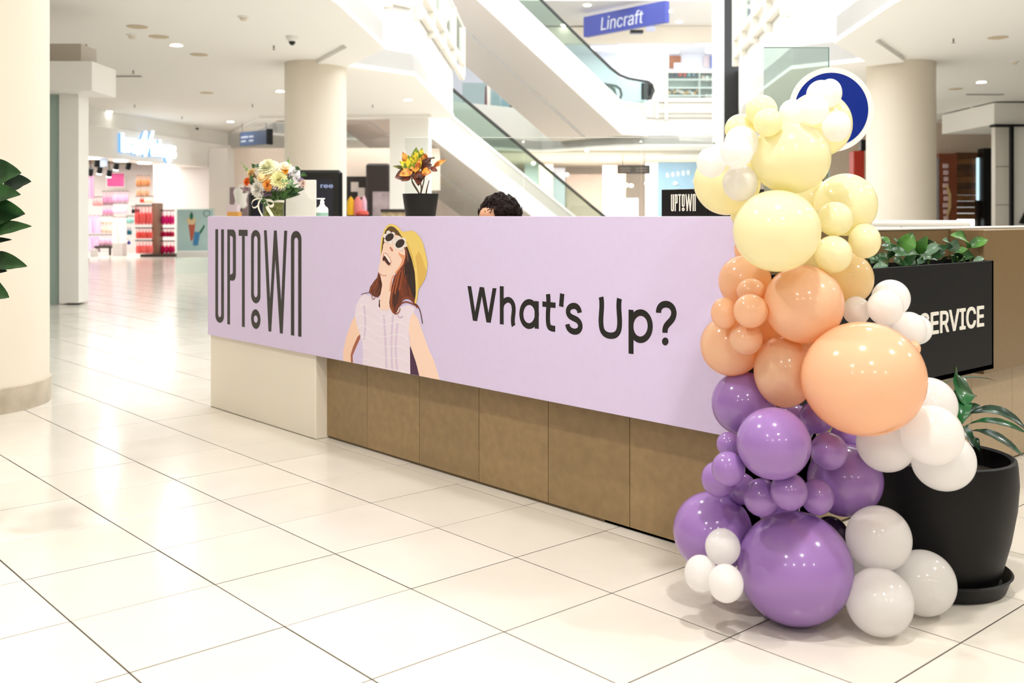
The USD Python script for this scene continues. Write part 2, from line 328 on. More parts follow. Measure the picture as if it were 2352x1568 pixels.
e_top, e_bot = onX(2258.5, 700.5, -1.985)[2], onX(2258.5, 749.5, -1.985)[2]
sv.apply_translation(-b[0]); sv.apply_scale([(s1[1] - s0[1]) / (b[1][0] - b[0][0]), (e_top - e_bot) / (b[1][1] - b[0][1]), 1])
plan.part('lettering', place(sv, (-1.985, s0[1], e_bot), (0, 1, 0), (0, 0, 1), (1, 0, 0)), mat('letter_white', (238, 234, 224), .5), label='white capital lettering SERVICE')
# ================================================================ the balloon garland
def latex(name, rgb, deep, tr=.35, rough=.14):
    return usdkit.material(stage, '/World/Looks/' + name, {'p': ('principled_bsdf', {'base_color': lin(rgb), 'roughness': rough, 'coat_weight': .25, 'coat_roughness': .06}),
        't': ('translucent_bsdf', {'color': lin(deep)}), 'm': ('mix_closure', {'fac': tr})}, [('p.BSDF', 'm.closure1'), ('t.BSDF', 'm.closure2')], surface='m.closure')
LATEX = {'Y': latex('latex_yellow', (255, 251, 222), (255, 248, 192), .4), 'C': latex('latex_cream', (254, 236, 190), (255, 226, 140), .4), 'O': latex('latex_peach', (255, 226, 190), (255, 196, 128), .42),
         'P': latex('latex_purple', (172, 132, 202), (165, 110, 208), .2), 'W': latex('latex_white', (253, 252, 251), (255, 253, 251), .48), 'D': latex('latex_dark', (60, 42, 70), (60, 30, 80), .1, .08)}
BAL = '''1749 254 36 36 Y 2.940|small pale yellow balloon at the very top left of the garland
1764 281 33 33 Y 2.855|small pale yellow balloon just under the topmost left yellow one
1700 297 35 35 Y 2.989|small pale yellow balloon above the white cluster, left of the top pair
1886 217 33 33 W 2.940|small white balloon highest in front of the blue round sign
1906 214 27 33 W 3.017|narrow white balloon tucked behind the highest white one by the blue sign
1870 252 33 34 W 2.855|white balloon foremost of the cluster below the blue sign
1821 260 31 32 W 2.968|small white balloon at the left end of the cluster below the blue sign
1921 290 33 36 W 2.940|white balloon low on the right, against the big yellow balloon under the blue sign
1880 286 75 75 Y 3.118|big pale yellow balloon overlapping the blue round sign
1816 362 90 83 Y 2.923|big pale yellow balloon in the middle of the upper garland
1703 329 39 40 W 2.914|upper white balloon of the white cluster on the garland's upper left
1692 350 37 38 W 2.835|foremost white balloon of the white cluster on the garland's upper left
1634 373 34 35 W 2.940|leftmost white balloon of the garland, above the black logo box
1700 420 40 42 W 2.940|lowest white balloon of the white cluster on the garland's upper left
1670 418 76 76 Y 3.110|big pale yellow balloon hanging over the black logo box
1784 530 99 94 Y 2.855|largest pale yellow balloon, at the corner of the lilac panel
1941 470 72 72 Y 3.110|big pale yellow balloon on the right, above the planter leaves
1918 503 40 40 Y 2.982|small pale yellow balloon in front of the big right-hand yellow one
1986 553 36 40 Y 3.025|small pale yellow balloon furthest right, beside the planter leaves
1913 584 43 43 Y 2.940|small pale yellow balloon between the largest yellow and the planter leaves
1707 492 29 30 Y 3.195|small yellow balloon half hidden behind the largest yellow one
1941 640 64 62 C 3.182|cream-orange balloon beside the planter's upper left corner
1714 572 27 30 O 3.195|small orange balloon hidden at the panel's upper right edge
1711 646 60 61 O 3.123|mid-sized orange balloon at the top left of the peach group
1725 669 33 30 O 3.011|upper small peach balloon of the left peach cluster
1664 719 31 36 O 3.025|leftmost small peach balloon of the left peach cluster
1724 714 39 39 O 2.940|foremost small peach balloon of the left peach cluster
1846 698 90 90 O 2.957|big peach balloon in the middle, under the largest yellow one
1679 793 70 70 O 3.130|big peach balloon furthest left against the lilac panel
1713 778 38 37 O 3.002|lowest small peach balloon of the left peach cluster
1802 853 69 82 O 3.020|deep orange upright balloon left of the giant peach one
1983 869 139 130 O 2.843|giant peach balloon, the largest of all
2098 800 16 18 O 3.079|tiny orange balloon peeping out right of the giant peach one
1967 713 31 33 W 3.103|left white balloon of the group above the giant peach one
2033 706 40 41 W 3.043|foremost white balloon of the group above the giant peach one
2046 685 43 43 W 3.177|topmost white balloon against the black planter box
2088 756 38 40 W 3.125|white balloon touching the S of the planter lettering
2106 757 34 34 W 3.248|white balloon behind, just covering the first letter on the planter
2055 745 33 34 W 3.218|pinkish lit white balloon behind the group above the giant peach one
1708 926 73 73 P 3.128|big purple balloon at the lower right corner of the lilac panel
1777 1018 84 82 P 2.855|big bright purple balloon in the middle, below the deep orange one
1875 958 38 38 P 3.110|small purple balloon between the deep orange and giant peach ones
1904 1036 42 43 P 2.983|small purple balloon right of the big middle purple one
1941 1003 33 33 P 3.206|small purple balloon in the shade beneath the giant peach one
1673 1020 27 28 P 3.025|smallest purple balloon below the lilac panel's lower corner
1673 1076 38 39 P 2.897|foremost small purple balloon of the left pair before the plinth
1651 1100 40 41 P 3.025|leftmost small purple balloon, behind the left pair's front one
1704 1122 34 36 P 3.110|small purple balloon in shade behind the front trio's left end
1749 1142 41 43 P 2.941|left balloon of the small purple trio on top of the giant purple one
1812 1128 42 43 P 2.871|middle balloon of the small purple trio on top of the giant purple one
1877 1141 37 41 P 2.940|right balloon of the small purple trio on top of the giant purple one
1941 1102 85 82 P 3.113|big dull purple balloon beside the black pot
1637 1220 90 90 P 3.132|big purple balloon furthest left, before the brown plinth
1826 1304 130 127 P 2.971|giant purple balloon resting on the floor tiles
1908 1236 42 50 D 3.152|dark glossy balloon behind the giant purple one
1660 1256 40 42 W 2.940|topmost of the small white balloons at the garland's lower left
1610 1317 38 42 W 2.940|leftmost of the small white balloons near the floor at the left
1667 1339 40 43 W 2.855|foremost of the small white balloons near the floor at the left
1697 1350 28 29 W 3.056|small white balloon squeezed behind, left of the giant purple one
2018 1236 73 73 W 2.969|upper white balloon of the three beside the pot's foot
2120 1338 73 73 W 3.025|right white balloon touching the floor beside the pot's saucer
2020 1382 75 76 W 2.889|frontmost large white balloon resting on the floor tiles
1962 1312 38 40 W 3.110|white balloon behind, between the giant purple and floor white ones
2035 1017 66 66 W 3.021|white balloon under the giant peach one, left of its group
2141 999 69 68 W 2.892|foremost white balloon over the black pot's rim
2167 1058 71 68 W 2.998|lowest white balloon hanging in front of the black pot
2134 931 62 64 W 3.110|highest white balloon beside the pot plant's leaves
1762 748 58 58 O 3.21|orange balloon deep inside the garland, glimpsed behind the left peach cluster
1872 778 48 48 O 3.19|orange balloon deep inside, glimpsed between the big and giant peach ones
1856 462 56 56 Y 3.20|yellow balloon deep inside, glimpsed above the largest yellow one
1868 590 44 44 Y 3.20|yellow balloon deep inside, glimpsed right of the largest yellow one
1822 975 48 48 P 3.21|purple balloon deep inside, glimpsed under the deep orange one
1786 1160 50 50 P 3.23|purple balloon deep inside, glimpsed behind the small purple trio'''
prof = []
for t in np.linspace(0, 1, 27):       # round crown, slight taper to the neck (neck at -z)
    a = t * math.pi; r = math.sin(a); z = math.cos(a)
    if z < 0: r *= 1 - .10 * (z * z); z *= 1.06
    prof.append((max(r, 0), z))
prof = [p for p in prof if not (p[1] < 0 and p[0] < .09)] + [(.075, -1.07), (.05, -1.10), (.045, -1.13)]
BODY = lathe(prof, 48)
KNOT = lathe([(.045, -1.125), (.07, -1.14), (.075, -1.165), (.05, -1.185), (.04, -1.20), (.09, -1.235), (.11, -1.25), (.10, -1.255), (0, -1.22)], 20)
CEN = W(.83, 3.25, 0)
for line in BAL.split('\n'):
    a, lab = line.split('|'); u, v, rx, ry, col, d = a.split(); u, v, rx, ry, d = map(float, (u, v, rx, ry, d))
    c = at(u, v, d); sx, sz = rx / F * d, ry / F * d; s = math.sqrt(sx * sz)
    tgt = np.array([CEN[0], CEN[1], c[2] + random.uniform(-.05, .05)]); vdir = np.array([c[0], c[1], c[2] - H]); vdir /= np.linalg.norm(vdir)
    ax = (tgt - c); ax = ax / (np.linalg.norm(ax) + 1e-6) + vdir * 1.6; ax /= np.linalg.norm(ax)     # where the neck points: into the cluster
    R = trimesh.geometry.align_vectors([0, 0, -1], ax)
    S = np.eye(4); rt = np.array([CO, SI, 0.]); up = np.array([0, 0, 1.])
    S[:3, :3] = np.eye(3) + (sx / s - 1) * np.outer(rt, rt) + (sz / s - 1) * np.outer(up, up)
    b = thing('balloon', lab, 'balloon', c)
    def fit(m):
        m = m.copy(); m.apply_scale(s); m.apply_transform(R); m.apply_transform(S); m.apply_translation(c); return m
    b.part('skin', fit(BODY), LATEX[col], smooth=True); b.part('knot', fit(KNOT), LATEX[col], smooth=True)
# ================================================================ ground floor mall: columns, shops, ceiling fittings
def px(u0, v0, u1, v1, d, t=.1, r=0.0, z0=None):     # a block seen at pixels (u0, v0)-(u1, v1), standing d ahead, t deep
    return cbx((u0 - U0) / F * d, (u1 - U0) / F * d, d, d + t, H + (V0 - v1) / F * d if z0 is None else z0, H + (V0 - v0) / F * d, r)
M_col = mat('column_paint', (230, 220, 203), .5, vary=.015, scale=1.0)
M_stone = mat('stone_skirting', (188, 176, 156), .4, vary=.18, scale=7)
def column(x, d, R, label, skirt=True):
    p = W(x, d); t = thing('column', label, 'column', p)
    t.part('shaft', shift(lathe([(R, .15 if skirt else 0), (R, CEIL)], 72), p), M_col, smooth=True)
    if skirt: t.part('skirting', shift(lathe([(R, 0), (R + .012, 0), (R + .012, .15), (R, .156)], 72), p), M_stone, smooth=30)
    return t
column(-3.565, 6.42, .60, 'broad cream round column with worn stone skirting at the left edge')
column((725 - U0) / F * 18.6, 18.6, .555, 'cream round column behind the flowers and digital screen', False)
column((2069 - U0) / F * 18.6, 18.6, .60, 'cream round column right of the blue round sign', False)
M_pier = mat('pier_white', (248, 246, 240), .45)
# square white pier behind the croton
solo('pier', px(895, 270, 984, 620, 28.0, 1.1, z0=0), M_pier, 'square white pier behind the croton, left of the escalator foot', 'pillar')
solo('pier', px(480, 340, 522, 640, 31.0, .8, z0=0), mat('pier_grey', (206, 198, 188), .5), 'narrow grey pier right of the lingerie shop', 'pillar')
# shop at the near left: glass wall, white pier, header
dl = 13.6
struct('wall_left', cat(px(-700, 210, 113, 720, dl + .5, .2, z0=0)), M_pier)
sf = thing('shopfront', 'white shopfront pier and lintel with green-tinted glass at the left', 'shopfront', at(150, 700, dl) * (1, 1, 0))
sf.part('pier', px(135, 150, 181, 705, dl, .32, .006, z0=.03), M_pier)
sf.part('plinth', px(134, 700, 180, 707, dl + .03, .3, z0=0), M_black)
sf.part('lintel', px(60, 140, 212, 208, dl - .35, .8, .01), M_pier)
sf.part('soffit_box', px(60, 100, 186, 158, dl - .1, .5), mat('soffit_grey', (196, 186, 172), .6))
sf.part('glass_pane', px(60, 190, 134, 705, dl + .12, .02, z0=.0), mat('green_glass', (178, 200, 192), .15))
# lingerie shop
A0, B0 = np.array([-10.77, 25.97]), np.array([-9.58, 32.3])
dirs = (B0 - A0) / np.linalg.norm(B0 - A0); nrm = np.array([dirs[1], -dirs[0]])      # towards the mall
def along(s0, s1, z0, z1, off=0.0, t=.2, r=0.0):     # block on the shopfront line, s metres along it
    m = bx(s0, s1, off - t, off, z0, z1, r)
    return c2w(place(m, (A0[0], A0[1], 0), (dirs[0], dirs[1], 0), (nrm[0], nrm[1], 0), (0, 0, 1)))
SL = float(np.linalg.norm(B0 - A0))
ls = thing('lingerie_shop', 'white lingerie shopfront with a lit sign over a wide opening', 'shop', W(*A0))
ls.part('fascia', along(-3.2, SL + 1.5, 2.72, 3.52, .0, .9, .01), M_pier)
ls.part('bulkhead', along(-3.2, SL + 1.5, 3.52, CEIL, -.1, .8), M_ceil)
ls.part('pier', along(-1.2, -.02, .12, 2.72, .02, .5, .01), M_pier)
ls.part('skirting', along(-1.21, -.01, 0, .12, .03, .52), mat('pink_stone', (206, 178, 158), .5))
ls.part('back_wall', cbx(-17, -9.2, 34.0, 34.2, 0, 3.4), mat('shop_wall_white', (240, 234, 232), .6))
ls.part('side_wall', px(352, 350, 500, 640, 32.2, .15, z0=0), mat('shop_wall_white', (240, 234, 232), .6))
inr = Polygon([(-17, 25.0), tuple(A0 - nrm * .35 - dirs * .8), tuple(A0 + dirs * SL - nrm * .35), (-10.3, 34), (-17, 34)])
slats = unary_union([sbox(-17, 25.5 + k * .5, -9, 25.62 + k * .5) for k in range(17)]).intersection(inr)
ls.part('slatted_ceiling', c2w(cat(shift(ext(inr, .05), (0, 0, 2.98)), shift(ext(slats, .08), (0, 0, 2.9)))), mat('slat_ceiling', (176, 160, 146), .7))
def sign_text(txt, h, s0, z0, off, m, shear=0.0, depth=.05, bold=True, sx=1.0):
    t = meshkit.text_mesh(txt, h, depth=depth, bold=bold); t.apply_scale([sx, 1, 1]); M = np.eye(4); M[0, 1] = shear; t.apply_transform(M)
    return c2w(place(t, (A0[0] + dirs[0] * s0 + nrm[0] * off, A0[1] + dirs[1] * s0 + nrm[1] * off, z0), (dirs[0], dirs[1], 0), (0, 0, 1), (nrm[0], nrm[1], 0)))
M_lit = emit('sign_lit', (240, 248, 255), 1.6); M_halo = emit('sign_halo', (120, 176, 236), .9)
nn = LineString([(0, 0), (.42, .62), (.40, -.02), (.80, .66)]).buffer(.035)
nfit = lambda o, dz: c2w(place(ext(nn, .05), (A0[0] + dirs[0] * 2.12 + nrm[0] * o, A0[1] + dirs[1] * 2.12 + nrm[1] * o, 2.90 + dz), (dirs[0], dirs[1], 0), (0, 0, 1), (nrm[0], nrm[1], 0)))
sg = thing('lit_sign', 'glowing white shop sign reading bras N things above the lingerie shop', 'sign', W(*A0) + (0, 0, 2.8))
for mm_, o, ds_, dz in ((M_halo, .01, -.03, -.012), (M_lit, .07, 0, 0)):
    nm_ = 'halo' if mm_ is M_halo else 'letters'
    sg.part(nm_, sign_text('bras', .48, 1.32 + ds_, 2.92 + dz, o, mm_, sx=.80), mm_); sg.part(nm_, nfit(o, dz), mm_); sg.part(nm_, sign_text('things', .44, 2.80 + ds_, 2.90 + dz, o, mm_, sx=.80), mm_)
for k, s in enumerate((.8, 2.1, 3.3, 4.6)):
    p = A0 + dirs * s - nrm * .4
    solo('shop_spot', shift(lathe([(0, 0), (.17, 0), (.18, .03), (0, .035)], 20), W(p[0], p[1], 2.685)), emit('spot_lit', (255, 250, 240), 8.0), 'round lit spot in the soffit under the lingerie shop sign', 'ceiling light', 'soffit spots of the lingerie shop')
def garment(w, h, kind):                # drawn hanging below (0, 0, 0), across x
    if kind == 'dress':
        g = unary_union([Polygon([(-.30 * w, -.18 * h), (.30 * w, -.18 * h), (.5 * w, -h), (-.5 * w, -h)]), sbox(-.26 * w, -.2 * h, -.18 * w, 0), sbox(.18 * w, -.2 * h, .26 * w, 0)])
        m = ext(g.buffer(.01), .05); m.apply_transform(trimesh.transformations.rotation_matrix(math.pi / 2, (1, 0, 0)))
        return m
    c = [ball((s * .25 * w, 0, -.62 * h), (.26 * w, .06, .36 * h), 1) for s in (-1, 1)]
    return cat(c, bx(-.5 * w, .5 * w, -.01, .01, -.8 * h, -.62 * h), [bx(s * .27 * w - .006, s * .27 * w + .006, -.008, .008, -.5 * h, 0) for s in (-1, 1)])
GM = {}
def fabric(c): return mat('fabric_%d_%d_%d' % c, c, .8)
ROWS = [(203, 216, 403, 455, 32.35, 2, 'dress', (196, 150, 176), 'long mauve nightdress hanging at the shop opening left edge', 'mauve nightdresses'),
    (236, 260, 441, 473, 32.5, 3, 'bra', (198, 140, 170), 'mauve bra hanging in the upper row on the shop wall', 'mauve bras in the upper row'),
    (260, 295, 440, 467, 32.5, 4, 'bra', (220, 176, 206), 'lilac pink bra in the upper row, right of the mauve ones', 'lilac pink bras in the upper row'),
    (213, 236, 453, 474, 32.4, 3, 'bra', (224, 160, 160), 'salmon bra in the second row at the left of the wall', 'salmon bras in the second row'),
    (236, 260, 474, 495, 32.3, 3, 'bra', (222, 150, 182), 'rose pink bra in the second row under the mauve ones', 'rose pink bras in the second row'),
    (260, 291, 468, 492, 32.3, 3, 'bra', (230, 214, 232), 'pale lilac bra in the second row near the shop middle', 'pale lilac bras'),
    (203, 231, 496, 535, 31.35, 3, 'dress', (224, 190, 220), 'lilac nightdress in the middle row at the left', 'lilac nightdresses in the middle row'),
    (231, 260, 497, 515, 31.5, 3, 'bra', (246, 230, 214), 'cream bra in the middle row', 'cream bras in the middle row'),
    (232, 257, 516, 536, 31.5, 3, 'bra', (244, 226, 206), 'cream bra in the row below the other cream ones', 'cream bras in the lower row'),
    (260, 291, 500, 558, 31.0, 3, 'dress', (250, 232, 232), 'long white-pink slip in the middle of the shop', 'white-pink slips'),
    (203, 229, 543, 578, 31.0, 3, 'dress', (222, 192, 224), 'lilac slip in the bottom row at the left', 'lilac slips in the bottom row'),
    (229, 259, 540, 566, 31.0, 3, 'bra', (240, 190, 214), 'light pink bra in the bottom row', 'light pink bras in the bottom row'),
    (291, 307, 497, 514, 31.5, 2, 'bra', (150, 206, 200), 'mint green bra left of the coral rack', 'mint green bras'),
    (291, 302, 524, 540, 31.5, 2, 'bra', (20, 110, 130), 'dark teal bra left of the coral rack', 'dark teal bras'),
    (286, 299, 550, 562, 31.3, 1, 'bra', (30, 50, 140), 'royal blue bra low beside the coral rack', None),
    (303, 321, 475, 491, 31.3, 2, 'bra', (26, 26, 30), 'black bra above the mint green ones', 'black bras'),
    (313, 345, 404, 430, 32.0, 4, 'bra', (190, 130, 84), 'tan bra high on the wall above the coral rack', 'tan bras in the top row'),
    (313, 343, 430, 453, 32.0, 4, 'bra', (206, 160, 128), 'beige bra below the tan ones', 'beige bras'),
    (322, 332, 452, 466, 31.6, 1, 'bra', (226, 70, 50), 'vermilion bra above the coral rack', None),
    (332, 351, 452, 466, 31.6, 2, 'bra', (250, 226, 196), 'ivory bra beside the vermilion one', 'ivory bras'),
    (310, 350, 474, 518, 29.6, 5, 'bra', (240, 104, 104), 'coral bra on the top arm of the coral rack', 'coral bras on the top arm'),
    (313, 350, 525, 549, 29.6, 5, 'bra', (238, 92, 84), 'coral bra on the middle arm of the coral rack', 'coral bras on the middle arm'),
    (313, 351, 554, 584, 29.6, 5, 'bra', (248, 118, 116), 'coral bra on the lowest arm of the coral rack', 'coral bras on the lowest arm'),
    (358, 400, 484, 518, 30.2, 5, 'bra', (236, 20, 130), 'hot pink bra on the top arm of the pink rack', 'hot pink bras on the top arm'),
    (361, 400, 526, 545, 30.2, 5, 'bra', (204, 0, 80), 'crimson bra on the middle arm of the pink rack', 'crimson bras'),
    (356, 401, 555, 584, 30.2, 5, 'bra', (240, 10, 104), 'hot pink bra on the lowest arm of the pink rack', 'hot pink bras on the lowest arm')]
for u0, u1, v0, v1, d, n, kind, colr, lab, grp in ROWS:
    w = (u1 - u0) / F * d / n * 1.12; h = (v1 - v0) / F * d; first = None
    for k in range(n):
        p = at(u0 + (k + .5) * (u1 - u0) / n, v0, d + .05 * (k % 2))
        if first is None:
            first = thing('nightdress' if kind == 'dress' else 'hanging_bra', lab, 'nightdress' if kind == 'dress' else 'bra', p, grp)
            g = garment(w, h, kind); g.apply_transform(ROT); first.part('fabric', shift(g, p), fabric(colr), smooth=40)
            first.part('hook', cyl(p, p + (0, 0, .05), .006, 6), M_black)
        else: again(first, p, lab, 'nightdress' if kind == 'dress' else 'bra', grp)
M_rack = mat('rack_wood', (150, 118, 98), .5); M_rackd = mat('rack_dark', (58, 44, 36), .5)
rk = thing('garment_rack', 'tall wooden gondola rack between coral and pink garments', 'rack', at(355, 590, 30) * (1, 1, 0))
rk.part('post', px(349, 466, 361, 592, 29.9, .5, z0=.06), M_rack); rk.part('base', px(322, 584, 401, 594, 29.6, .9, z0=0), M_rackd)
for v in (470, 522, 551): rk.part('arm', px(310, v, 352, v + 2.5, 29.6, .03), M_rackd)
for v in (482, 523, 552): rk.part('arm', px(356, v, 401, v + 2.5, 30.2, .03), M_rackd)
wr = thing('wall_rail', 'wall of hanging rails behind the pastel garments in the lingerie shop', 'rail', at(250, 590, 32.6) * (1, 1, 0))
for (u0, u1, v, d) in ((201, 218, 401, 32.6), (234, 297, 438, 32.6), (211, 237, 451, 32.5), (234, 293, 466, 32.45), (201, 262, 494.5, 31.6), (258, 293, 498, 31.1), (201, 260, 538, 31.1), (289, 309, 495, 31.6), (301, 346, 473, 31.4), (311, 347, 402, 32.1), (311, 353, 450, 31.7)):
    wr.part('rail', px(u0, v, u1, v + 2, d, .03), mat('rail_grey', (128, 108, 100), .4))
solo('display_plinth', px(258, 558, 281, 597, 30.2, .35, z0=0), mat('plinth_grey', (206, 202, 200), .5), 'pale grey display plinth on the lingerie shop floor', 'plinth')
solo('display_plinth', px(207, 572, 216, 600, 29.5, .3, z0=0), mat('plinth_grey', (206, 202, 200), .5), 'narrow grey plinth beside the lingerie shop pier', 'plinth')
solo('low_table', cat(px(216, 565, 258, 570, 30.8, .6), px(220, 570, 224, 596, 30.9, .05, z0=0), px(250, 570, 254, 596, 30.9, .05, z0=0)), M_rackd, 'low dark table under the light pink garments', 'table')
fr = thing('wall_poster', 'hot pink framed poster on the lingerie shop back wall', 'poster', at(265, 428, 33.3))
fr.part('frame', px(244, 396, 286, 430, 33.4, .04), M_pier); fr.part('print', px(246, 398, 284, 428, 33.37, .03), mat('poster_pink', (226, 86, 152), .5, vary=.2, scale=3))
solo('hanging_card', px(230, 363, 246, 383, 27.2, .02), mat('card_blue', (196, 214, 244), .5), 'pale blue card hanging in the lingerie shop opening', 'sign')
for k, (u, v, lit) in enumerate(((207, 402, 0), (222, 381, 0), (228, 398, 1), (266, 389, 1), (294, 387, 0), (250, 405, 1))):
    p = at(u, v, 29.5); t = thing('track_spotlight', ['black track spotlight nearest the lingerie shop pier', 'large black track spotlight left of the pale blue card', 'lit track spotlight below the pale blue card', 'lit track spotlight over the pink poster', 'black track spotlight furthest right over the racks', 'small lit track spotlight before the pink poster'][k], 'spotlight', p)
    t.part('can', cyl(p, p + W(.05, -.05, .19), .075, 14), M_black); t.part('lens', cyl(p + W(-.004, .004, -.016), p, .07, 14), emit('spot_lit', (255, 250, 240), 8.0) if lit else M_black)
    t.part('stem', cyl(p + W(.03, -.03, .15), (p[0], p[1], 2.85), .012, 6), M_black)
rect_lamp(-13, 30, 2.8, 5, 5, 3.0)
rect_lamp(-10.6, 30.8, 2.8, 1.2, 2.5, 2.5)
# free-standing drinks poster by the shop
ps = thing('poster_stand', 'clear freestanding poster stand with iced drinks left of the desk', 'poster stand', at(440, 627, 20.9) * (1, 1, 0))
ps.part('glass_sheet', px(403, 478, 492, 628, 20.95, .012, z0=0.003), glass('clear_sheet', (236, 246, 244)))
ps.part('print', px(407, 481, 490, 590, 20.9, .02), mat('poster_aqua', (196, 226, 226), .4, vary=.12, scale=1.2), label='aqua printed poster of drinks')
def pflat(g, u, v, d, lift, m, nd, name, lab=None):   # a flat printed shape (in pixels at depth d)
    q = affinity.affine_transform(g, [d / F, 0, 0, -d / F, (u - U0) / F * d, H + (V0 - v) / F * d])
    mm = ext(q, .004); mm = c2w(place(mm, (0, d - lift, 0), (1, 0, 0), (0, 0, 1), (0, -1, 0))); nd.part(name, mm, m, label=lab)
pflat(Polygon([(-9, -14), (8, -14), (5, 10), (1, 28), (-3, 28), (-6, 6)]), 441, 524, 20.9, .001, mat('drink_red', (206, 104, 84), .5), ps, 'printed_drink', 'printed red layered drink')
pflat(Polygon([(-9, -14), (8, -14), (6, -2), (-7, -2)]).buffer(1.5), 440, 516, 20.9, .006, mat('drink_cream', (242, 214, 170), .5), ps, 'printed_drink', 'printed cream top of the drink')
pflat(Polygon([(-4, -6), (0, -14), (4, -6), (3, 4), (-3, 4)]), 440, 500, 20.9, .010, mat('drink_leaf', (40, 120, 84), .5), ps, 'printed_leaf', 'printed green leaf')
pflat(Polygon([(-5, -16), (8, -16), (3, 14), (-8, 14)]), 452, 549, 20.9, .014, mat('drink_blue', (70, 140, 196), .5), ps, 'printed_drink', 'printed blue drink')
pflat(Polygon([(-3, 10), (8, -8), (10, -4), (1, 12)]), 461, 524, 20.9, .018, mat('drink_leaf', (40, 120, 84), .5), ps, 'printed_leaf', 'printed green garnish')
pflat(Point(0, 0).buffer(8).difference(Point(0, 0).buffer(6.6)), 475, 490, 20.9, .004, mat('logo_grey', (110, 130, 140), .5), ps, 'printed_ring')
solo('poster_cloth', px(405, 576, 480, 591, 20.6, .2, .02), mat('counter_white', (244, 244, 242), .5), 'white shelf edge below the drinks poster', 'shelf')
# hanging directory sign
def diag_box(u0, v0, u1, v1, d, dd, h, t):      # board between two top corners, d and d + dd ahead, h tall
    a = np.array([(u0 - U0) / F * d, d]); b = np.array([(u1 - U0) / F * (d + dd), d + dd]); e = (b - a) / np.linalg.norm(b - a); n = np.array([e[1], -e[0]]); L = np.linalg.norm(b - a); zt_ = H + (V0 - v0) / F * d
    return c2w(place(bx(0, L, -t, 0, -h, 0, .008), (a[0], a[1], zt_), (e[0], e[1], 0), (n[0], n[1], 0), (0, 0, 1))), (a, e, n, zt_, L)
hs, (ha, he, hn, hz, hL) = diag_box(551, 304, 614, 295, 30.5, -1.0, .40, .0)
hang = thing('directory_sign', 'slate blue hanging directory sign with pale lines of text', 'sign', W(*ha) + (0, 0, hz - .42))
hb = c2w(place(bx(0, hL, -.12, 0, -.41, 0, .006), (ha[0], ha[1], hz), (he[0], he[1], 0), (hn[0], hn[1], 0), (0, 0, 1)))
hang.part('board', hb, mat('sign_slate', (74, 92, 124), .4))
for r_ in range(2):
    for c_, (a_, b_) in enumerate(((.06, .44), (.5, .74))):
        hang.part('text_line', c2w(place(bx(a_, b_ - .12 * r_ * (1 - c_), 0, .003, -.18 - r_ * .12, -.13 - r_ * .12), (ha[0], ha[1], hz), (he[0], he[1], 0), (hn[0], hn[1], 0), (0, 0, 1))), mat('sign_pale', (176, 184, 200), .5))
hang.part('end_cap', c2w(place(bx(hL - .03, hL + .06, -.15, .02, -.43, .02), (ha[0], ha[1], hz), (he[0], he[1], 0), (hn[0], hn[1], 0), (0, 0, 1))), M_black)
for s_ in (.08, hL - .1):
    q = ha + he * s_ - hn * .03; hang.part('hanger', cyl(W(q[0], q[1], hz - .003), W(q[0], q[1], CEIL), .006, 6), M_black)
# double digital screen behind the flowers
M_screen = mat('screen_off', (26, 28, 42), .2); M_gloss = mat('gloss_black', (10, 10, 11), .3)
dk = 13.6
for u0, u1, v0, lab in ((569, 664, 360, 'black digital screen half hidden behind the flower vase'), (682, 785, 390, 'black digital kiosk in front of the round column, beside the white card')):
    k_ = thing('digital_kiosk', lab, 'kiosk', at((u0 + u1) / 2, 560, dk) * (1, 1, 0))
    if v0 == 360: v0 = 440
    k_.part('body', px(u0, v0, u1, 560, dk, .12, .04, z0=0.02), M_gloss); k_.part('screen', px(u0 + 13, v0 + 22, u1 - 21, 540, dk - .004, .006), M_screen)
    k_.part('foot', px(u0 - 4, 550, u1 + 4, 560, dk - .15, .4, z0=0), M_gloss)
    if v0 == 390:
        t = meshkit.text_mesh('ree', .055, depth=.004, bold=True); t.apply_scale([1.5, 1, 1])
        p = at(735, 431, dk - .008); k_.part('screen_text', place(t, p, (CO, SI, 0), (0, 0, 1), (SI, -CO, 0)), emit('screen_text', (150, 160, 190), .8))
# shops behind the column
M_peach = mat('peach_wall', (240, 222, 205), .6); M_dark = mat('dark_shop', (42, 34, 30), .6)
struct('wall_back', cat(px(470, 340, 1010, 437, 33, .3), px(470, 437, 560, 640, 36, .3, z0=0)), M_peach)
struct('wall_shop', cat(px(540, 437, 910, 640, 35.5, .2, z0=0)), mat('dark_shop_wall', (66, 54, 48), .6))
solo('shop_fascia', px(795, 405, 900, 495, 32.4, .4, z0=0), M_dark, 'black shop wall with notices between the column and the pier', 'wall')
solo('lift_surround', px(840, 375, 895, 495, 31.6, .5, .06, z0=0), mat('dark_brown_panel', (48, 38, 36), .35), 'tall dark brown rounded panel left of the white pier', 'panel')
for u0, v0, u1, v1, lab in ((806, 418, 823, 440, 'upper pale notice stuck on the black shop wall'), (822, 431, 838, 453, 'lower pale notice stuck on the black shop wall')):
    solo('notice', px(u0, v0, u1, v1, 32.36, .03), mat('notice_paper', (220, 206, 198), .6), lab, 'notice')
solo('display_board', px(856, 440, 898, 494, 30.5, .05, z0=0), mat('poster_mottled', (176, 160, 164), .6, vary=.35, scale=2.2), 'mottled grey display board before the dark brown panel', 'board')
def blob(name, u, v, d, w, h, colr, lab, c_):
    p = at(u, v, d); m = lathe([(0, 0), (w * .42, 0), (w * .5, h * .3), (w * .46, h * .7), (w * .2, h * .92), (0, h)], 16)
    return solo(name, shift(m, (p[0], p[1], p[2])), mat('goods_%d_%d_%d' % colr, colr, .6), lab, c_, smooth=40)
tt = thing('toy_table', 'low dark table holding the bright toys left of the dark brown panel', 'table', at(818, 600, 26.6) * (1, 1, 0))
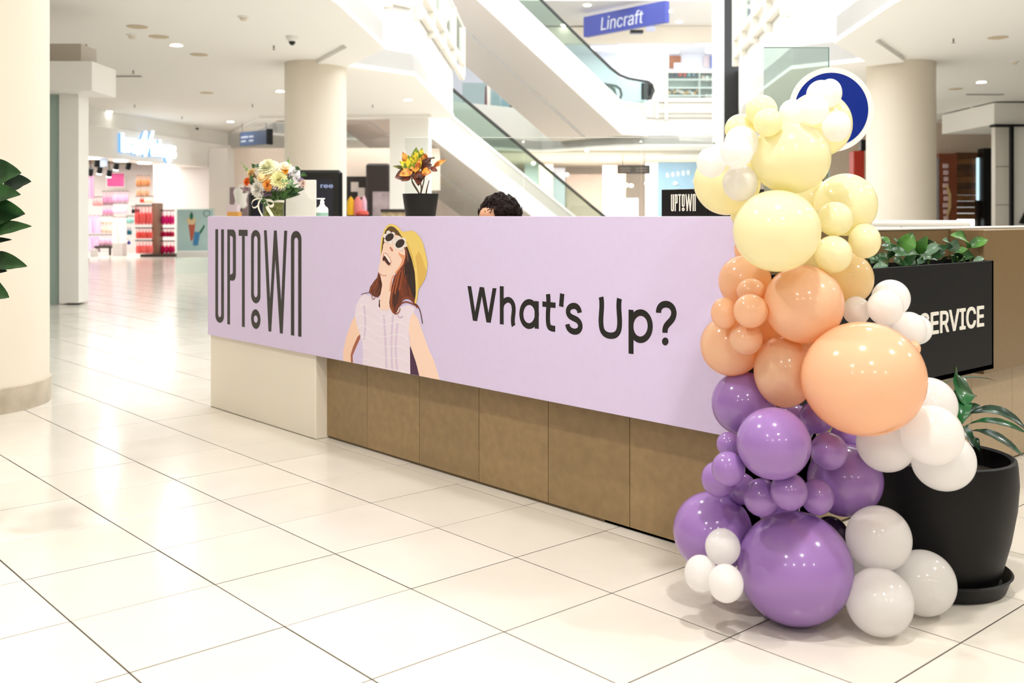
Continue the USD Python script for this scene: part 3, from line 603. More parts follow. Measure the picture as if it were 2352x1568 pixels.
tt.part('top', px(794, 495.5, 852, 499, 25.6, 1.8), M_dark)
for u_ in (797, 848):
    for d_ in (25.65, 27.3): tt.part('leg', px(u_, 497, u_ + 3, 640, d_, .05, z0=0), M_dark)
blob('toy', 806, 494, 27, .22, .5, (248, 190, 20), 'yellow upright soft toy before the notices', 'toy')
blob('toy', 822, 495, 27, .25, .52, (244, 140, 140), 'coral pink rounded toy beside the yellow one', 'toy')
blob('toy', 836, 495, 27.3, .16, .55, (246, 200, 220), 'pale pink toy, highest of the three', 'toy')
blob('toy', 832, 496, 26, .34, .16, (226, 90, 80), 'red low toy at the foot of the pink ones', 'toy')
cb = thing('menu_counter', 'small dark counter with lettered edge and tan front behind the croton pot', 'counter', at(905, 560, 24) * (1, 1, 0))
cb.part('top', px(874, 480, 934, 487, 24, .5), M_dark); cb.part('front', px(876, 487, 932, 620, 24.05, .4, z0=0), mat('woven_tan', (190, 168, 132), .6, vary=.3, scale=12))
for u0, v0, u1, v1, colr, lab in ((527, 430, 570, 495, (150, 130, 134), 'mauve grey display cabinet left of the flowers'), (520, 470, 545, 497, (242, 226, 236), 'white and pink goods box left of the vase'), (521, 486, 548, 500, (238, 176, 92), 'orange box left of the vase behind the desk')):
    solo('display_box', px(u0, v0, u1, v1, 28 - (v0 > 440) * 2 - (v0 > 480), .3, .01, z0=0), mat('goods_%d_%d_%d' % colr, colr, .6), lab, 'box')
pm = thing('mannequin', 'white half-length mannequin in the shop left of the flowers', 'mannequin', at(553, 480, 27))
p = at(553, 478, 27); pm.part('torso', shift(lathe([(0, 0), (.11, .0), (.17, .08), (.14, .2), (.19, .42), (.16, .52), (.06, .56), (.05, .62), (0, .63)], 20), p), M_pier, smooth=True)
pm.part('stand', cyl((p[0], p[1], 0.0), p, .03, 8), M_black)
# ---------------------------------------------------------------- ceiling fittings
def fit_ceiling(name, u, v, label, category, group, parts, cache={}):
    p = onZ(u, v, CEIL - .001); key = (name, group)
    if key in cache: return again(cache[key], p, label, category, group)
    t = thing(name, label, category, p, group); cache[key] = t
    for n_, m_, mt_, s_ in parts: t.part(n_, shift(m_, p), mt_, smooth=s_)
    return t
M_bez = mat('bezel', (240, 238, 232), .4); M_lens = emit('lamp_lens', (255, 250, 240), 14.0); M_tanf = mat('speaker_tan', (206, 190, 160), .6); M_chrome = mat('sprinkler_metal', (110, 100, 84), .3, metallic=.8)
DL = [('bezel', lathe([(.10, -.001), (.125, -.004), (.13, -.012), (.10, -.014)], 28), M_bez, 30), ('lens', lathe([(0, -.008), (.10, -.008)], 28), M_lens, False)]
DL[1] = ('lens', lathe([(0, -.009), (.101, -.009), (.101, -.003), (0, -.003)], 28), M_lens, False)
for u, v, lab in ((405, 103, 'lit downlight nearest the camera on the left, right of the round speakers'), (247, 190, 'lit downlight beside the slot vent above the left shopfront'), (250, 256, 'lit downlight above the left end of the lingerie shop'), (643, 209, 'lit downlight just left of the middle round column'),
                  (529, 279, 'lit downlight left of the hanging directory sign'), (381, 297, 'lit downlight above the glowing shop sign'), (937, 229, 'downlight near the atrium edge, right of the middle column'), (2254, 188, 'lit downlight right of the right-hand column'), (2228, 335, 'lit downlight above the wooden shopfront')):
    fit_ceiling('downlight', u, v, lab, 'ceiling light', 'ceiling downlights', DL)
    cx_, cd_ = cam_of(onZ(u, v, CEIL))
    if v != 256: lamp(cx_, cd_, CEIL - .03, 50.0 if v > 240 else 130.0)
for i, (lx, ld) in enumerate(NEAR_LAMPS):
    p = W(lx, ld, CEIL - .001); again(stage and fit_ceiling.__defaults__[0][('downlight', 'ceiling downlights')], p, 'downlight in the ceiling over the service desk', 'ceiling light', 'ceiling downlights over the desk')
SPK = [('grille', lathe([(0, -.012), (.13, -.012), (.15, -.006), (.152, -.001)], 28), M_tanf, 30)]
for u, v, lab in ((315, 61, 'largest tan ceiling speaker, at the upper left'), (365, 84, 'grey-tan ceiling speaker right of the largest one'), (457, 125, 'tan ceiling speaker right of the nearest downlight'), (352, 278, 'tan ceiling speaker above the glowing shop sign'), (475, 213, 'faint ceiling speaker over the left walkway'), (2167, 276, 'small tan ceiling speaker right of the right-hand column'), (2292, 86, 'white ceiling speaker with a dark rim at the upper right'), (2195, 204, 'faint ceiling speaker beside the right-hand downlight')):
    fit_ceiling('ceiling_speaker', u, v, lab, 'speaker', 'ceiling speakers', SPK)
SPR = [('pipe', lathe([(0, -.05), (.012, -.05), (.012, 0)], 10), M_chrome, 30), ('deflector', lathe([(0, -.075), (.028, -.072), (.028, -.068), (.006, -.066), (.006, -.05)], 12), M_chrome, 30), ('escutcheon', lathe([(.012, -.008), (.03, -.001)], 14), M_bez, 30)]
for u, v, lab in ((198, 101, 'sprinkler head nearest the left column'), (306, 161, 'sprinkler head above the slot vent'), (309, 240, 'sprinkler head right of the two left downlights'), (418, 267, 'sprinkler head above the hanging camera dome at the left'), (629, 104, 'sprinkler head left of the black camera dome'), (580, 239, 'sprinkler head above the directory sign'), (794, 199, 'sprinkler head at the right edge of the middle column'), (856, 240, 'sprinkler head right of the middle column'), (908, 268, 'sprinkler head left of the escalator top'), (2190, 88, 'sprinkler head near the right edge of the ceiling'), (280, 290, 'sprinkler head over the lingerie shop')):
    fit_ceiling('sprinkler', u, v, lab, 'sprinkler', 'ceiling sprinklers', SPR)
CAMD = [('housing', lathe([(0, -.075), (.055, -.075), (.085, -.05), (.095, 0)], 24), M_bez, 30), ('dome', ball((0, 0, -.075), (.052, .052, .062), 2), M_gloss, True)]
for u, v, lab in ((671, 84, 'dome camera with black eye above the middle column'), (453, 288, 'small dome camera over the left walkway'), (2237, 246, 'dark dome camera right of the right-hand column')):
    fit_ceiling('dome_camera', u, v, lab, 'camera', 'dome cameras', CAMD)
SMK = [('base', lathe([(0, -.02), (.07, -.02), (.085, -.012), (.09, 0)], 24), M_bez, 30), ('sensor', lathe([(0, -.06), (.03, -.06), (.05, -.045), (.055, -.02)], 20), mat('detector_cream', (226, 216, 196), .5), 30)]
for u, v, lab in ((560, 38, 'smoke detector at the top, left of the camera dome'), (806, 102, 'smoke detector near the bulkhead corner above the middle column'), (2009, 92, 'smoke detector left of the right-hand bulkhead'), (2330, 141, 'smoke detector at the right edge of the frame'), (303, 80, 'small detector between the two largest speakers')):
    fit_ceiling('smoke_detector', u, v, lab, 'smoke detector', 'smoke detectors', SMK)
for u, v, n_, lab in ((258, 174, 1.2, 'long slot air vent above the left shopfront'), (2262, 216, .9, 'slot air vent right of the right-hand column'), (2258, 284, .7, 'tan slot vent above the wooden shopfront')):
    p = onZ(u, v, CEIL - .001); t = thing('air_vent', lab, 'vent', p)
    t.part('frame', shift(c2w(bx(-n_ / 2, n_ / 2, -.08, .08, -.012, 0, .003)), p), M_bez)
    for k in range(3): t.part('slot', shift(c2w(bx(-n_ / 2 + .03, n_ / 2 - .03, -.055 + k * .042, -.03 + k * .042, -.016, -.011)), p), mat('vent_dark', (70, 66, 60), .6))
# ---------------------------------------------------------------- right side of the mall
struct('wall_right', cat(px(1890, 290, 2000, 640, 33, .2, z0=0)), mat('beige_wall', (232, 214, 194), .6))
solo('red_display', px(1961, 346, 1986, 640, 28, .4, .02, z0=0), mat('red_panel', (190, 52, 34), .4), 'red display panel between the blue sign and the right column', 'panel')
solo('black_fixture', px(1978, 320, 1992, 346, 28, .2, .02), M_gloss, 'small black fixture above the red panel', 'fixture')
wd = thing('wooden_shopfront', 'dark wooden plank shopfront with a vertical sign right of the column', 'shopfront', at(2200, 560, 30) * (1, 1, 0))
struct('wall_right_back', px(2120, 270, 2300, 352, 30.4, .3), mat('beige_wall', (232, 214, 194), .6))
wd.part('edge_post', px(2146, 362, 2158, 600, 30, .3, z0=0), mat('grey_post', (176, 172, 176), .5))
wd.part('red_wood_panel', px(2156, 352, 2198, 600, 30, .25, z0=0), mat('red_wood', (140, 74, 46), .45, vary=.2, scale=3))
for k in range(11): wd.part('plank', px(2198, 350 + k * 14, 2246, 363.6 + k * 14, 30 + .01 * (k % 3), .2), [mat('plank_a', (96, 60, 28), .5, vary=.3, scale=4), mat('plank_b', (116, 76, 36), .5, vary=.3, scale=5), mat('plank_c', (78, 48, 24), .5, vary=.3, scale=4)][(k * 7) % 3])
for k in range(9):
    v = 376 + k * 15; wd.part('sign_letter', px(2166 + (k % 3), v, 2179, v + 10, 29.96, .03, .02), mat('letter_pink', (232, 204, 206), .5))
arc = Polygon([(2176 - U0, 424 - V0), (2184 - U0, 446 - V0), (2184 - U0, 476 - V0), (2177 - U0, 498 - V0), (2173 - U0, 498 - V0), (2178 - U0, 474 - V0), (2178 - U0, 448 - V0), (2172 - U0, 426 - V0)])
ag = affinity.affine_transform(arc, [29.95 / F, 0, 0, -29.95 / F, 0, H]); wd.part('sign_swoosh', c2w(place(ext(ag, .02), (0, 29.95, 0), (1, 0, 0), (0, 0, 1), (0, -1, 0))), mat('swoosh_cream', (226, 196, 140), .5))
wd.part('window', px(2245, 362, 2262, 460, 29.9, .1, .02), emit('window_pale', (190, 222, 232), .9)); wd.part('window_base', px(2245, 460, 2262, 600, 29.9, .2, z0=0), M_dark)
wd.part('black_return', px(2260, 340, 2290, 600, 29.6, .4, z0=0), M_gloss)
ws = thing('white_shopfront', 'white tiled shopfront corner with a black frame at the right edge', 'shopfront', at(2320, 600, 24.5) * (1, 1, 0))
ws.part('return_wall', px(2286, 292, 2323, 640, 25.0, .2, z0=0), mat('shop_tile', (226, 220, 210), .3)); ws.part('front_wall', px(2328, 289, 2560, 640, 24.6, .2, z0=0), M_pier)
ws.part('corner_trim', px(2322, 285, 2329, 640, 24.5, .1, z0=0), M_black); ws.part('head_trim', px(2286, 285, 2560, 290, 24.5, .3), M_black)
ws.part('bulkhead', px(2284, 236, 2560, 285, 24.6, 3.0), M_ceil)
for v in (382, 470): ws.part('joint', px(2287, v, 2322, v + 1, 24.99, .01), M_grout)
bg = thing('leaning_figure_print', 'black curved graphic on the white shopfront at the right edge', 'graphic', at(2345, 510, 24.55))
bg.part('print', c2w(place(ext(affinity.affine_transform(Polygon([(2340 - U0, 512 - V0), (2352 - U0, 488 - V0), (2372 - U0, 470 - V0), (2380 - U0, 520 - V0)]), [24.56 / F, 0, 0, -24.56 / F, 0, H]), .01), (0, 24.56, 0), (1, 0, 0), (0, 0, 1), (0, -1, 0))), M_ink)
gr = thing('guard_rail', 'white rounded guard rail behind the planter leaves', 'rail', at(2110, 530, 7.4) * (1, 1, 0))
dr = 6.9
gr.part('top_bar', tube([at(1985, 514, dr), at(2120, 513, dr), at(2205, 513, dr), at(2220, 515, dr + .05), at(2222, 519, dr + .12)], .022, 12), mat('rail_white', (244, 242, 236), .25), smooth=True)
gr.part('shelf', px(1985, 524, 2222, 530, dr - .02, .3, .004), M_pier)
for u in (2070, 2180): gr.part('post', cyl(at(u, 516, dr + .02), at(u, 528, dr + .1), .008, 8), M_chrome)
gr.part('leg', cyl(at(2040, 528, dr + .1) * (1, 1, 0), at(2040, 528, dr + .1), .03, 10), M_chrome); gr.part('leg', cyl(at(2190, 528, dr + .1) * (1, 1, 0), at(2190, 528, dr + .1), .03, 10), M_chrome)
# ================================================================ atrium: escalators, balconies, upper shop
E0 = onX(1428, 309, at(1428, 309, 38.4)[0]); XN = E0[0]
M_truss = mat('truss_white', (240, 239, 237), .5); M_sof = mat('soffit_beige', (206, 196, 188), .6); M_skirt = mat('skirt_grey', (206, 203, 193), .45); M_hand = mat('handrail_rubber', (58, 58, 54), .5); M_bal = glass('balustrade_glass', (222, 234, 228)); M_step = mat('escalator_step', (96, 98, 100), .4, metallic=.6)
TAN = math.tan(math.radians(30)); RISE = FLOOR1
# profile in (Y, z): knee at the foot, knee at the head
YK, ZK = E0[1], E0[2]; YT = YK - RISE / TAN
zb1 = onX(1430, 265, XN)[2] - ZK; zb2 = onX(1438, 236, XN)[2] - ZK; zh = onX(1447, 180, XN)[2] - ZK
def prof(a, b, foot=2.4, head=2.6):   # strip between heights a and b over the truss's lower line
    kb = -.30
    lo = [(YK + foot, ZK + a), (YK, ZK + a), (YT, ZK + RISE + a), (YT - head, ZK + RISE + a)]; hi = [(y, z - a + b) for y, z in lo]
    return Polygon(lo + hi[::-1])
def yz(g, x0, t): return place(ext(g, t), (x0, 0, 0), (0, 1, 0), (0, 0, 1), (1, 0, 0))
def escalator(dy, dz, x1, w, label):
    o = np.array([0, dy, dz]); t = thing('escalator', label, 'escalator', np.array([x1 - w / 2, YK + 2 + dy, ZK + zb2 - .05 + dz]))
    S = lambda m: shift(m, o)
    t.part('truss', S(yz(prof(0.02, zb1), x1 - w, w)), M_truss)
    t.part('soffit', S(yz(prof(-.01, .02), x1 - w + .01, w - .02)), M_sof)
    for x in (x1 - .16, x1 - w): t.part('skirt_panel', S(yz(prof(zb1, zb2 - .05), x + .01, .14)), M_skirt)
    for x in (x1 - .18, x1 - w - .02): t.part('deck_moulding', S(yz(prof(zb2 - .05, zb2 + .04), x, .2)), M_truss)
    n = 26; st = []
    for k in range(n):
        y = YT + (YK - YT) * k / n; z = ZK + RISE + zb1 - .05 - RISE * k / n
        st.append(bx(x1 - w + .2, x1 - .2, y, y + (YK - YT) / n + .02, z - .2, z))
    t.part('steps', S(cat(st)), M_step, kind='stuff')
    for x in (x1 - .09, x1 - w + .08): 
        t.part('balustrade_glass', S(yz(prof(zb2 + .03, zh - .03, 1.6, 2), x, .012)), M_bal)
        y0 = YK + 1.6; hz = ZK + zh
        P = spline([(x, YT - 2.0, hz + RISE), (x, YT - .5, hz + RISE), (x, YT + .6, hz + RISE - .6 * TAN + .02)], 8).tolist() + [(x, YT + 1.2, hz + RISE - 1.2 * TAN), (x, YK - 1.2, hz + 1.2 * TAN), (x, YK - .5, hz + .5 * TAN + .015), (x, YK, hz + .09), (x, YK + .5, hz + .01), (x, y0, hz - .02), (x, y0 + .25, hz - .12), (x, y0 + .34, hz - .34), (x, y0 + .2, hz - .6), (x, y0, hz - .68)]
        t.part('handrail', S(tube(P, .055, 10)), M_hand, smooth=True)
    return t
pu, pl = onX(1261, 0, XN), onX(1400, 495, XN); pl2 = onX(1046, 190, XN)
zu = lambda Y: pu[2] - TAN * (Y - pu[1])
delta = np.mean([pl[2] - zu(pl[1]), pl2[2] - zu(pl2[1])]); dyl = (delta + RISE) / TAN
for k, (dy, dz, nm) in enumerate(((0, 0, 'upper'), (dyl, -RISE, 'lower'))):
    escalator(dy, dz, XN, 1.85, f'white {nm} escalator with glass sides and dark handrail, nearer of its pair')
    escalator(dy, dz, XN - 2.0, 1.85, f'white {nm} escalator running behind the nearer one of its pair')
# balcony railings
M_post = mat('post_white', (226, 221, 208), .45); M_railg = glass('balcony_glass', (226, 236, 232))
def face_point(a, b, u, v):            # pixel -> point on the vertical plane through plan points a and b
    r, t_ = ray(u, v); a = np.array(a); e = np.array(b) - a
    M = np.array([[r, -e[0]], [1, -e[1]]]); d, s = np.linalg.solve(M, a); return d, s, H + t_ * d
def railing(name, a, b, posts, side, label):
    a, b = np.array(a), np.array(b); e = (b - a) / np.linalg.norm(b - a); n = np.array([e[1], -e[0]]) * side
    tp = W(*a); t = thing(name, label, 'railing', (tp[0], tp[1], FLOOR1 - .7)); sp = []
    zb_ = FLOOR1 - .70; ztop = FLOOR1 + 1.1
    box = lambda s0, s1, o0, o1, z0, z1, r=0.0: c2w(place(bx(s0, s1, o0, o1, z0, z1, r), (a[0], a[1], 0), (e[0], e[1], 0), (n[0], n[1], 0), (0, 0, 1)))
    for u, v in posts:
        d, s, z = face_point(a, b, u, v); s *= np.linalg.norm(b - a); sp.append(s)
        t.part('post', box(s - .06, s + .06, .0, .16, z, ztop, .01), M_post)
    s0, s1 = min(sp), max(sp)
    for z in (FLOOR1 - .45, FLOOR1 - .02): t.part('rail', box(s0, s1, .02, .14, z, z + .14), M_post)
    t.part('glass_panel', box(s0, s1, .07, .082, FLOOR1 + .12, ztop - .02), M_railg); t.part('top_rail', box(s0, s1, .05, .11, ztop, ztop + .05), M_post)
    return t
railing('balcony_railing', P3, P4, [(951, 45), (983, 87), (1010, 118), (1034, 149), (1056, 176)], 1, 'white post and glass railing on the left upper balcony')
railing('balcony_railing', Q3, Q4, [(1697, 152), (1715, 125), (1742, 98), (1773, 72), (1812, 38)], -1, 'white post and glass railing on the right upper balcony')
b2 = railing('balcony_railing', P2, P3, [(884, 18), (940, 18)], 1, 'short railing on the front of the left upper balcony')
lp0, lp1 = (3.6, 39.35), (8.6, 39.35)
railing('balcony_railing', lp0, lp1, [(1508, 272), (1529, 275), (1641, 274)], 1, 'white railing on the escalator landing of the upper floor')
struct('trim_3', cbx(4.4, 8.4, 39.28, 39.38, 4.98, 5.52), M_skirt)
# black and white vertical shaft
bp = thing('black_shaft', 'tall black vertical panel rising beside the right upper balcony', 'panel', W(6.7, 30))
bp.part('panel', cbx((1664 - U0) / F * 31, (1697 - U0) / F * 31, 31, 31.4, 0, 14), M_gloss)
bp.part('white_edge', cbx((1642 - U0) / F * 31, (1664 - U0) / F * 31, 31.05, 31.4, 0, 14), M_truss)
# upper floor: ceiling, shopfront header, shop interior
struct('ceiling_upper', cbx(-30, 30, 40.6, 62, 9.75, 10.1), mat('upper_ceiling', (226, 221, 212), .6))
struct('floor_upper_back', cbx(-9.6, 3.0, 43.2, 62, FLOOR1 - .4, FLOOR1 - .0), M_white)
struct('wall_upper', cat(px(1180, 62, 1420, 100, 46.0, .3), px(1420, 60, 1700, 98, 46.0, .3)), mat('header_beige', (222, 212, 196), .6))
struct('wall_upper_back', cbx(-14, 16, 53, 53.2, FLOOR1, 9.75), mat('shop_back_white', (232, 234, 242), .6))
struct('ceiling_shop', cbx(-14, 16, 46.3, 53, 9.58, 9.68), mat('shop_ceiling', (230, 230, 234), .6))
for u0, u1, v0, v1, d, lab in ((1496, 1560, 110, 121, 47.5, 'nearest fluorescent tube in the upper shop, left of the black panel'), (1598, 1648, 94, 105, 47, 'fluorescent tube high at the right of the upper shop'), (1621, 1650, 111, 121, 48.5, 'short fluorescent tube at the far right of the upper shop'), (1354, 1430, 107, 115, 48, 'fluorescent tube seen through the upper escalator glass'), (1428, 1488, 158, 164, 52.0, 'upper of two low tubes over the escalator foot'), (1444, 1488, 168, 174, 52.6, 'lower of two low tubes over the escalator foot')):
    solo('fluorescent_tube', px(u0, v0, u1, v1, d, .12, .05), emit('tube_lit', (226, 242, 255), 6.0), lab, 'ceiling light')
rect_lamp(5, 49, 9.5, 10, 5, 1.6, (.95, .98, 1))
rect_lamp(2, 43, 9.7, 10, 3, .8)
for u, v, lab in ((1349, 12, 'lit downlight left of the blue shop banner'), (1535, 26, 'upper lit downlight right of the blue shop banner'), (1560, 50, 'lower lit downlight right of the blue shop banner'), (1296, 70, 'lit downlight behind the upper escalator handrail')):
    solo('upper_downlight', shift(lathe([(0, -.02), (.13, -.02), (.15, 0), (0, 0)], 16), onZ(u, min(v, 58), 9.74)), emit('spot_lit', (255, 250, 240), 8.0), lab, 'ceiling light')
# fabric shop banner
pa = at(1340, 85, 43.0); pb = onY(1528, 55, pa[1]); zt_a = onY(1340, 39, pa[1])[2]
bn = thing('shop_banner', 'blue hanging banner lettered Lincraft above the upper escalator', 'banner', (pa[0], pa[1], pa[2]))
bn.part('board', bx(pa[0], pb[0], pa[1], pa[1] + .25, pa[2], zt_a, .01), mat('banner_blue', (58, 68, 150), .5))
tm = meshkit.text_mesh('Lincraft', 1.0, depth=.03); bb = tm.bounds
q0, q1 = onY(1381, 70, pa[1]), onY(1476, 45, pa[1]); hh = onY(1385, 38, pa[1])[2] - q0[2]
tm.apply_translation(-bb[0] * (1, 0, 1)); tm.apply_scale([(q1[0] - q0[0]) / (bb[1][0] - bb[0][0]), hh * .92, 1]); Ms = np.eye(4); Ms[0, 1] = .12; tm.apply_transform(Ms)
bn.part('lettering', place(tm, (q0[0], pa[1] - .002, q0[2]), (1, 0, 0), (0, 0, 1), (0, -1, 0)), mat('letter_silver', (196, 198, 212), .5), label='pale lettering Lincraft')
solo('ceiling_bracket', px(1448, 68, 1478, 76, 43.5, .3, .02), M_gloss, 'dark bracket under the blue shop banner', 'bracket')
solo('small_banner', px(1485, 60, 1504, 71, 44, .05), mat('banner_pale', (176, 182, 226), .5), 'small pale blue strip behind the banner lower edge', 'banner')
# display shelves of the upper shop
sh = thing('display_shelf', 'white shelf unit of craft goods in the upper shop', 'shelf', at(1590, 228, 44.5))
for v in (163, 181, 200, 218, 232): sh.part('shelf', px(1532, v, 1640, v + 2.6, 44.3, .6), M_truss)
for u in (1532, 1606, 1638): sh.part('upright', px(u, 163, u + 2, 234, 44.3, .6), M_truss)
sh.part('back', px(1532, 163, 1640, 234, 44.9, .05), mat('shelf_back', (206, 214, 208), .6))
rng2 = random.Random(5)
PAL = [(60, 70, 90), (50, 60, 84), (196, 64, 56), (190, 50, 48), (120, 160, 168), (110, 130, 150)]
for k in range(6):
    u = 1539 + k * 10.2; solo('craft_box', px(u, 167, u + 6, 175, 44.35, .2), mat('goods_%d_%d_%d' % PAL[k], PAL[k], .6), f'small {["dark slate","dark navy","red","crimson","pale teal","grey teal"][k]} box on the top shelf of the upper shop', 'box')
for k in range(12):
    u = 1537 + k * 6 + rng2.uniform(-1, 1); c_ = rng2.choice([(236, 232, 226), (216, 176, 120), (226, 196, 160), (240, 214, 200), (200, 204, 204)])
    solo('craft_bundle', shift(ball((0, 0, 0), (.07, .09, .09), 1), at(u, 204 + rng2.uniform(0, 11), 44.55)), mat('goods_%d_%d_%d' % c_, c_, .7), 'rolled pale craft bundle heaped on the middle shelf', 'bundle', 'craft bundles on the middle shelf', smooth=True)
for k in range(6):
    u = 1612 + (k % 3) * 9; v = 174 + (k // 3) * 42; c_ = [(232, 196, 186), (236, 236, 230), (190, 186, 176), (44, 40, 44), (226, 200, 190), (210, 214, 210)][k]
    solo('craft_bag', px(u, v, u + 7, v + 12, 44.4, .2, .02), mat('goods_%d_%d_%d' % c_, c_, .7), f'{["pink","white","taupe","black","rose","pale grey"][k]} bag on the right bay of the shelf unit', 'bag')
wp = thing('photo_poster', 'brown and white photo poster on the upper shop wall', 'poster', at(1550, 157, 52.8)); wp.part('print', px(1535, 128, 1564, 157, 52.9, .04), mat('poster_brown', (176, 120, 90), .6, vary=.4, scale=1.6)); wp.part('caption', px(1548, 144, 1567, 160, 52.85, .04), M_truss)
solo('wall_chart', px(1616, 128, 1630, 155, 52.9, .05), mat('chart_pink', (224, 210, 212), .6), 'pale chart on the upper shop wall near the black panel', 'chart')
solo('blue_display', px(1632, 128, 1645, 156, 52.8, .05), mat('blue_disp', (130, 150, 214), .6), 'blue display at the right of the upper shop', 'display')
solo('black_notice', px(1473, 190, 1498, 229, 40.6, .05, .03), M_gloss, 'black notice board at the upper escalator foot', 'notice board')
solo('pale_shop_pier', px(1497, 125, 1536, 232, 50.5, .5), M_truss, 'white pier inside the upper shop beside the photo poster', 'pillar')
# upper floor seen between the two escalators
rr = thing('balcony_railing', 'glass railing of the upper floor between the two escalators', 'railing', at(1130, 260, 45))
rr.part('ledge', px(1062, 250, 1215, 263, 45, .4), M_skirt); rr.part('glass_panel', px(1062, 190, 1215, 250, 45.1, .02), M_railg)
for u in (1122, 1191): rr.part('post', px(u - 3, 180, u + 4, 300, 44.9, .12), M_post)
struct('trim_4', px(1040, 263, 1300, 330, 45.2, .4), mat('beige_upstand', (232, 226, 214), .6))
for u0, u1, v0, v1, c_, lab in ((1113, 1119, 200, 248, (150, 60, 80), 'crimson garment'), (1126, 1150, 205, 258, (200, 214, 226), 'pale blue garment'), (1150, 1170, 215, 258, (186, 212, 232), 'sky blue garment'), (1168, 1180, 240, 259, (40, 46, 60), 'dark garment')):
    g = ext(Polygon([(-.22, 1), (.22, 1), (.5, 0), (-.5, 0)]).buffer(.05), .12); g.apply_scale([(u1 - u0) / F * 47, (v1 - v0) / F * 47, 1]); 
    solo('garment', c2w(place(g, ((u0 + u1 - 2 * U0) / 2 / F * 47, 47, H + (V0 - v1) / F * 47), (1, 0, 0), (0, 0, 1), (0, -1, 0))), mat('goods_%d_%d_%d' % c_, c_, .7), lab + ' hung behind the railing between the escalators', 'garment')
struct('wall_upper_left', cbx(-14, 1.5, 50, 50.2, FLOOR1, 9.75), mat('shop_back_white', (232, 234, 242), .6))
# ground floor beyond the escalators
struct('wall_far', cbx(-12, 22, 58, 58.2, 0, CEIL), mat('far_wall', (236, 222, 212), .6))
def far(name, u0, v0, u1, v1, d, c_, lab, cat_, em=0):
    m_ = mat('far_%d_%d_%d' % c_, c_, .5) if not em else emit('far_lit_%d_%d_%d' % c_, c_, em)
    return solo(name, px(u0, v0, u1, v1, d, .25, .0, z0=0 if v1 > 520 else None), m_, lab, cat_)
far('shop_pier', 1238, 375, 1270, 540, 50, (246, 224, 206), 'cream lit pier behind the lower escalator handrail', 'pillar')
far('shop_window', 1205, 375, 1237, 540, 52, (206, 220, 226), 'pale blue shop window left of the cream lit pier', 'window')
far('shop_window', 1270, 385, 1298, 540, 52, (196, 200, 216), 'grey shop window right of the cream lit pier', 'window')
far('shop_wall', 1300, 400, 1385, 540, 54, (242, 218, 206), 'peach shop wall under the escalator landing', 'wall')
far('shop_pier', 1385, 380, 1406, 540, 50, (216, 214, 228), 'lilac grey pier right of the peach shop wall', 'pillar')
far('shop_pier', 1408, 380, 1437, 540, 49, (236, 206, 186), 'peach pier below the black hanging directory', 'pillar')
far('shop_door', 1438, 455, 1466, 540, 51, (206, 220, 232), 'pale blue doorway right of the peach pier', 'doorway')
far('shop_column', 1484, 375, 1512, 540, 46, (236, 240, 246), 'white column left of the blue shop', 'pillar')
b_ = thing('blue_shopfront', 'sky blue shopfront with white cloud shapes and lettering behind the logo box', 'shopfront', at(1560, 540, 44) * (1, 1, 0))
b_.part('wall', px(1512, 372, 1720, 540, 44, .3, z0=0), mat('sky_blue', (164, 200, 230), .5))
for u, v, w_, h_ in ((1550, 421, 16, 9), (1595, 416, 14, 9)): b_.part('cloud', shift(ball((0, 0, 0), (w_ / 2 / F * 44, .04, h_ / 2 / F * 44), 2), at(u, v, 43.98)), M_truss, smooth=True)
for k in range(5): b_.part('sign_letter', px(1530 + k * 12, 396 - k * 1.5, 1538 + k * 12, 408 - k * 1.5, 43.95, .06, .03), mat('letter_pale', (226, 238, 248), .5))
dsg = thing('directory_sign', 'black hanging directory sign under the escalator landing', 'sign', at(1455, 399, 44)); dsg.part('board', px(1418, 379, 1493, 399, 44, .08, .01), mat('sign_brown', (58, 48, 44), .5))
for r_ in range(2):
    for u0, u1 in ((1424, 1448), (1460, 1486)): dsg.part('text_line', px(u0, 385 + r_ * 6, u1, 387.5 + r_ * 6, 43.98, .012), mat('sign_tan', (120, 108, 100), .5))
for u in (1430, 1480): dsg.part('hanger', cyl(at(u, 379, 44.04), at(u, 354, 44.04), .012, 6), M_black)
for u, v, lab in ((1348, 345, 'small round ceiling light under the escalators, left one'), (1428, 338, 'small round ceiling light under the escalators, right one'), (1225, 375, 'small round light beside the lower handrail'), (1302, 401, 'round lit globe in front of the peach shop'), (1439, 425, 'left bulb of the pair right of the peach pier'), (1450, 426, 'right bulb of the pair right of the peach pier'), (1485, 421, 'single bulb left of the blue shop')):
    solo('globe_light', shift(ball((0, 0, 0), (.08, .08, .07), 2), at(u, v, 40)), emit('globe_lit', (255, 246, 226), 5.0), lab, 'light', smooth=True)
struct('ceiling_far', cbx(-9.5, 22, 43.0, 58, CEIL - .1, CEIL), mat('far_ceiling', (232, 222, 210), .6))
rect_lamp(5, 48, 3.7, 14, 6, 3.5); rect_lamp(-3, 33, 3.8, 6, 3, 1.5); rect_lamp(4, 41.3, 3.8, 8, 2, 5.0)
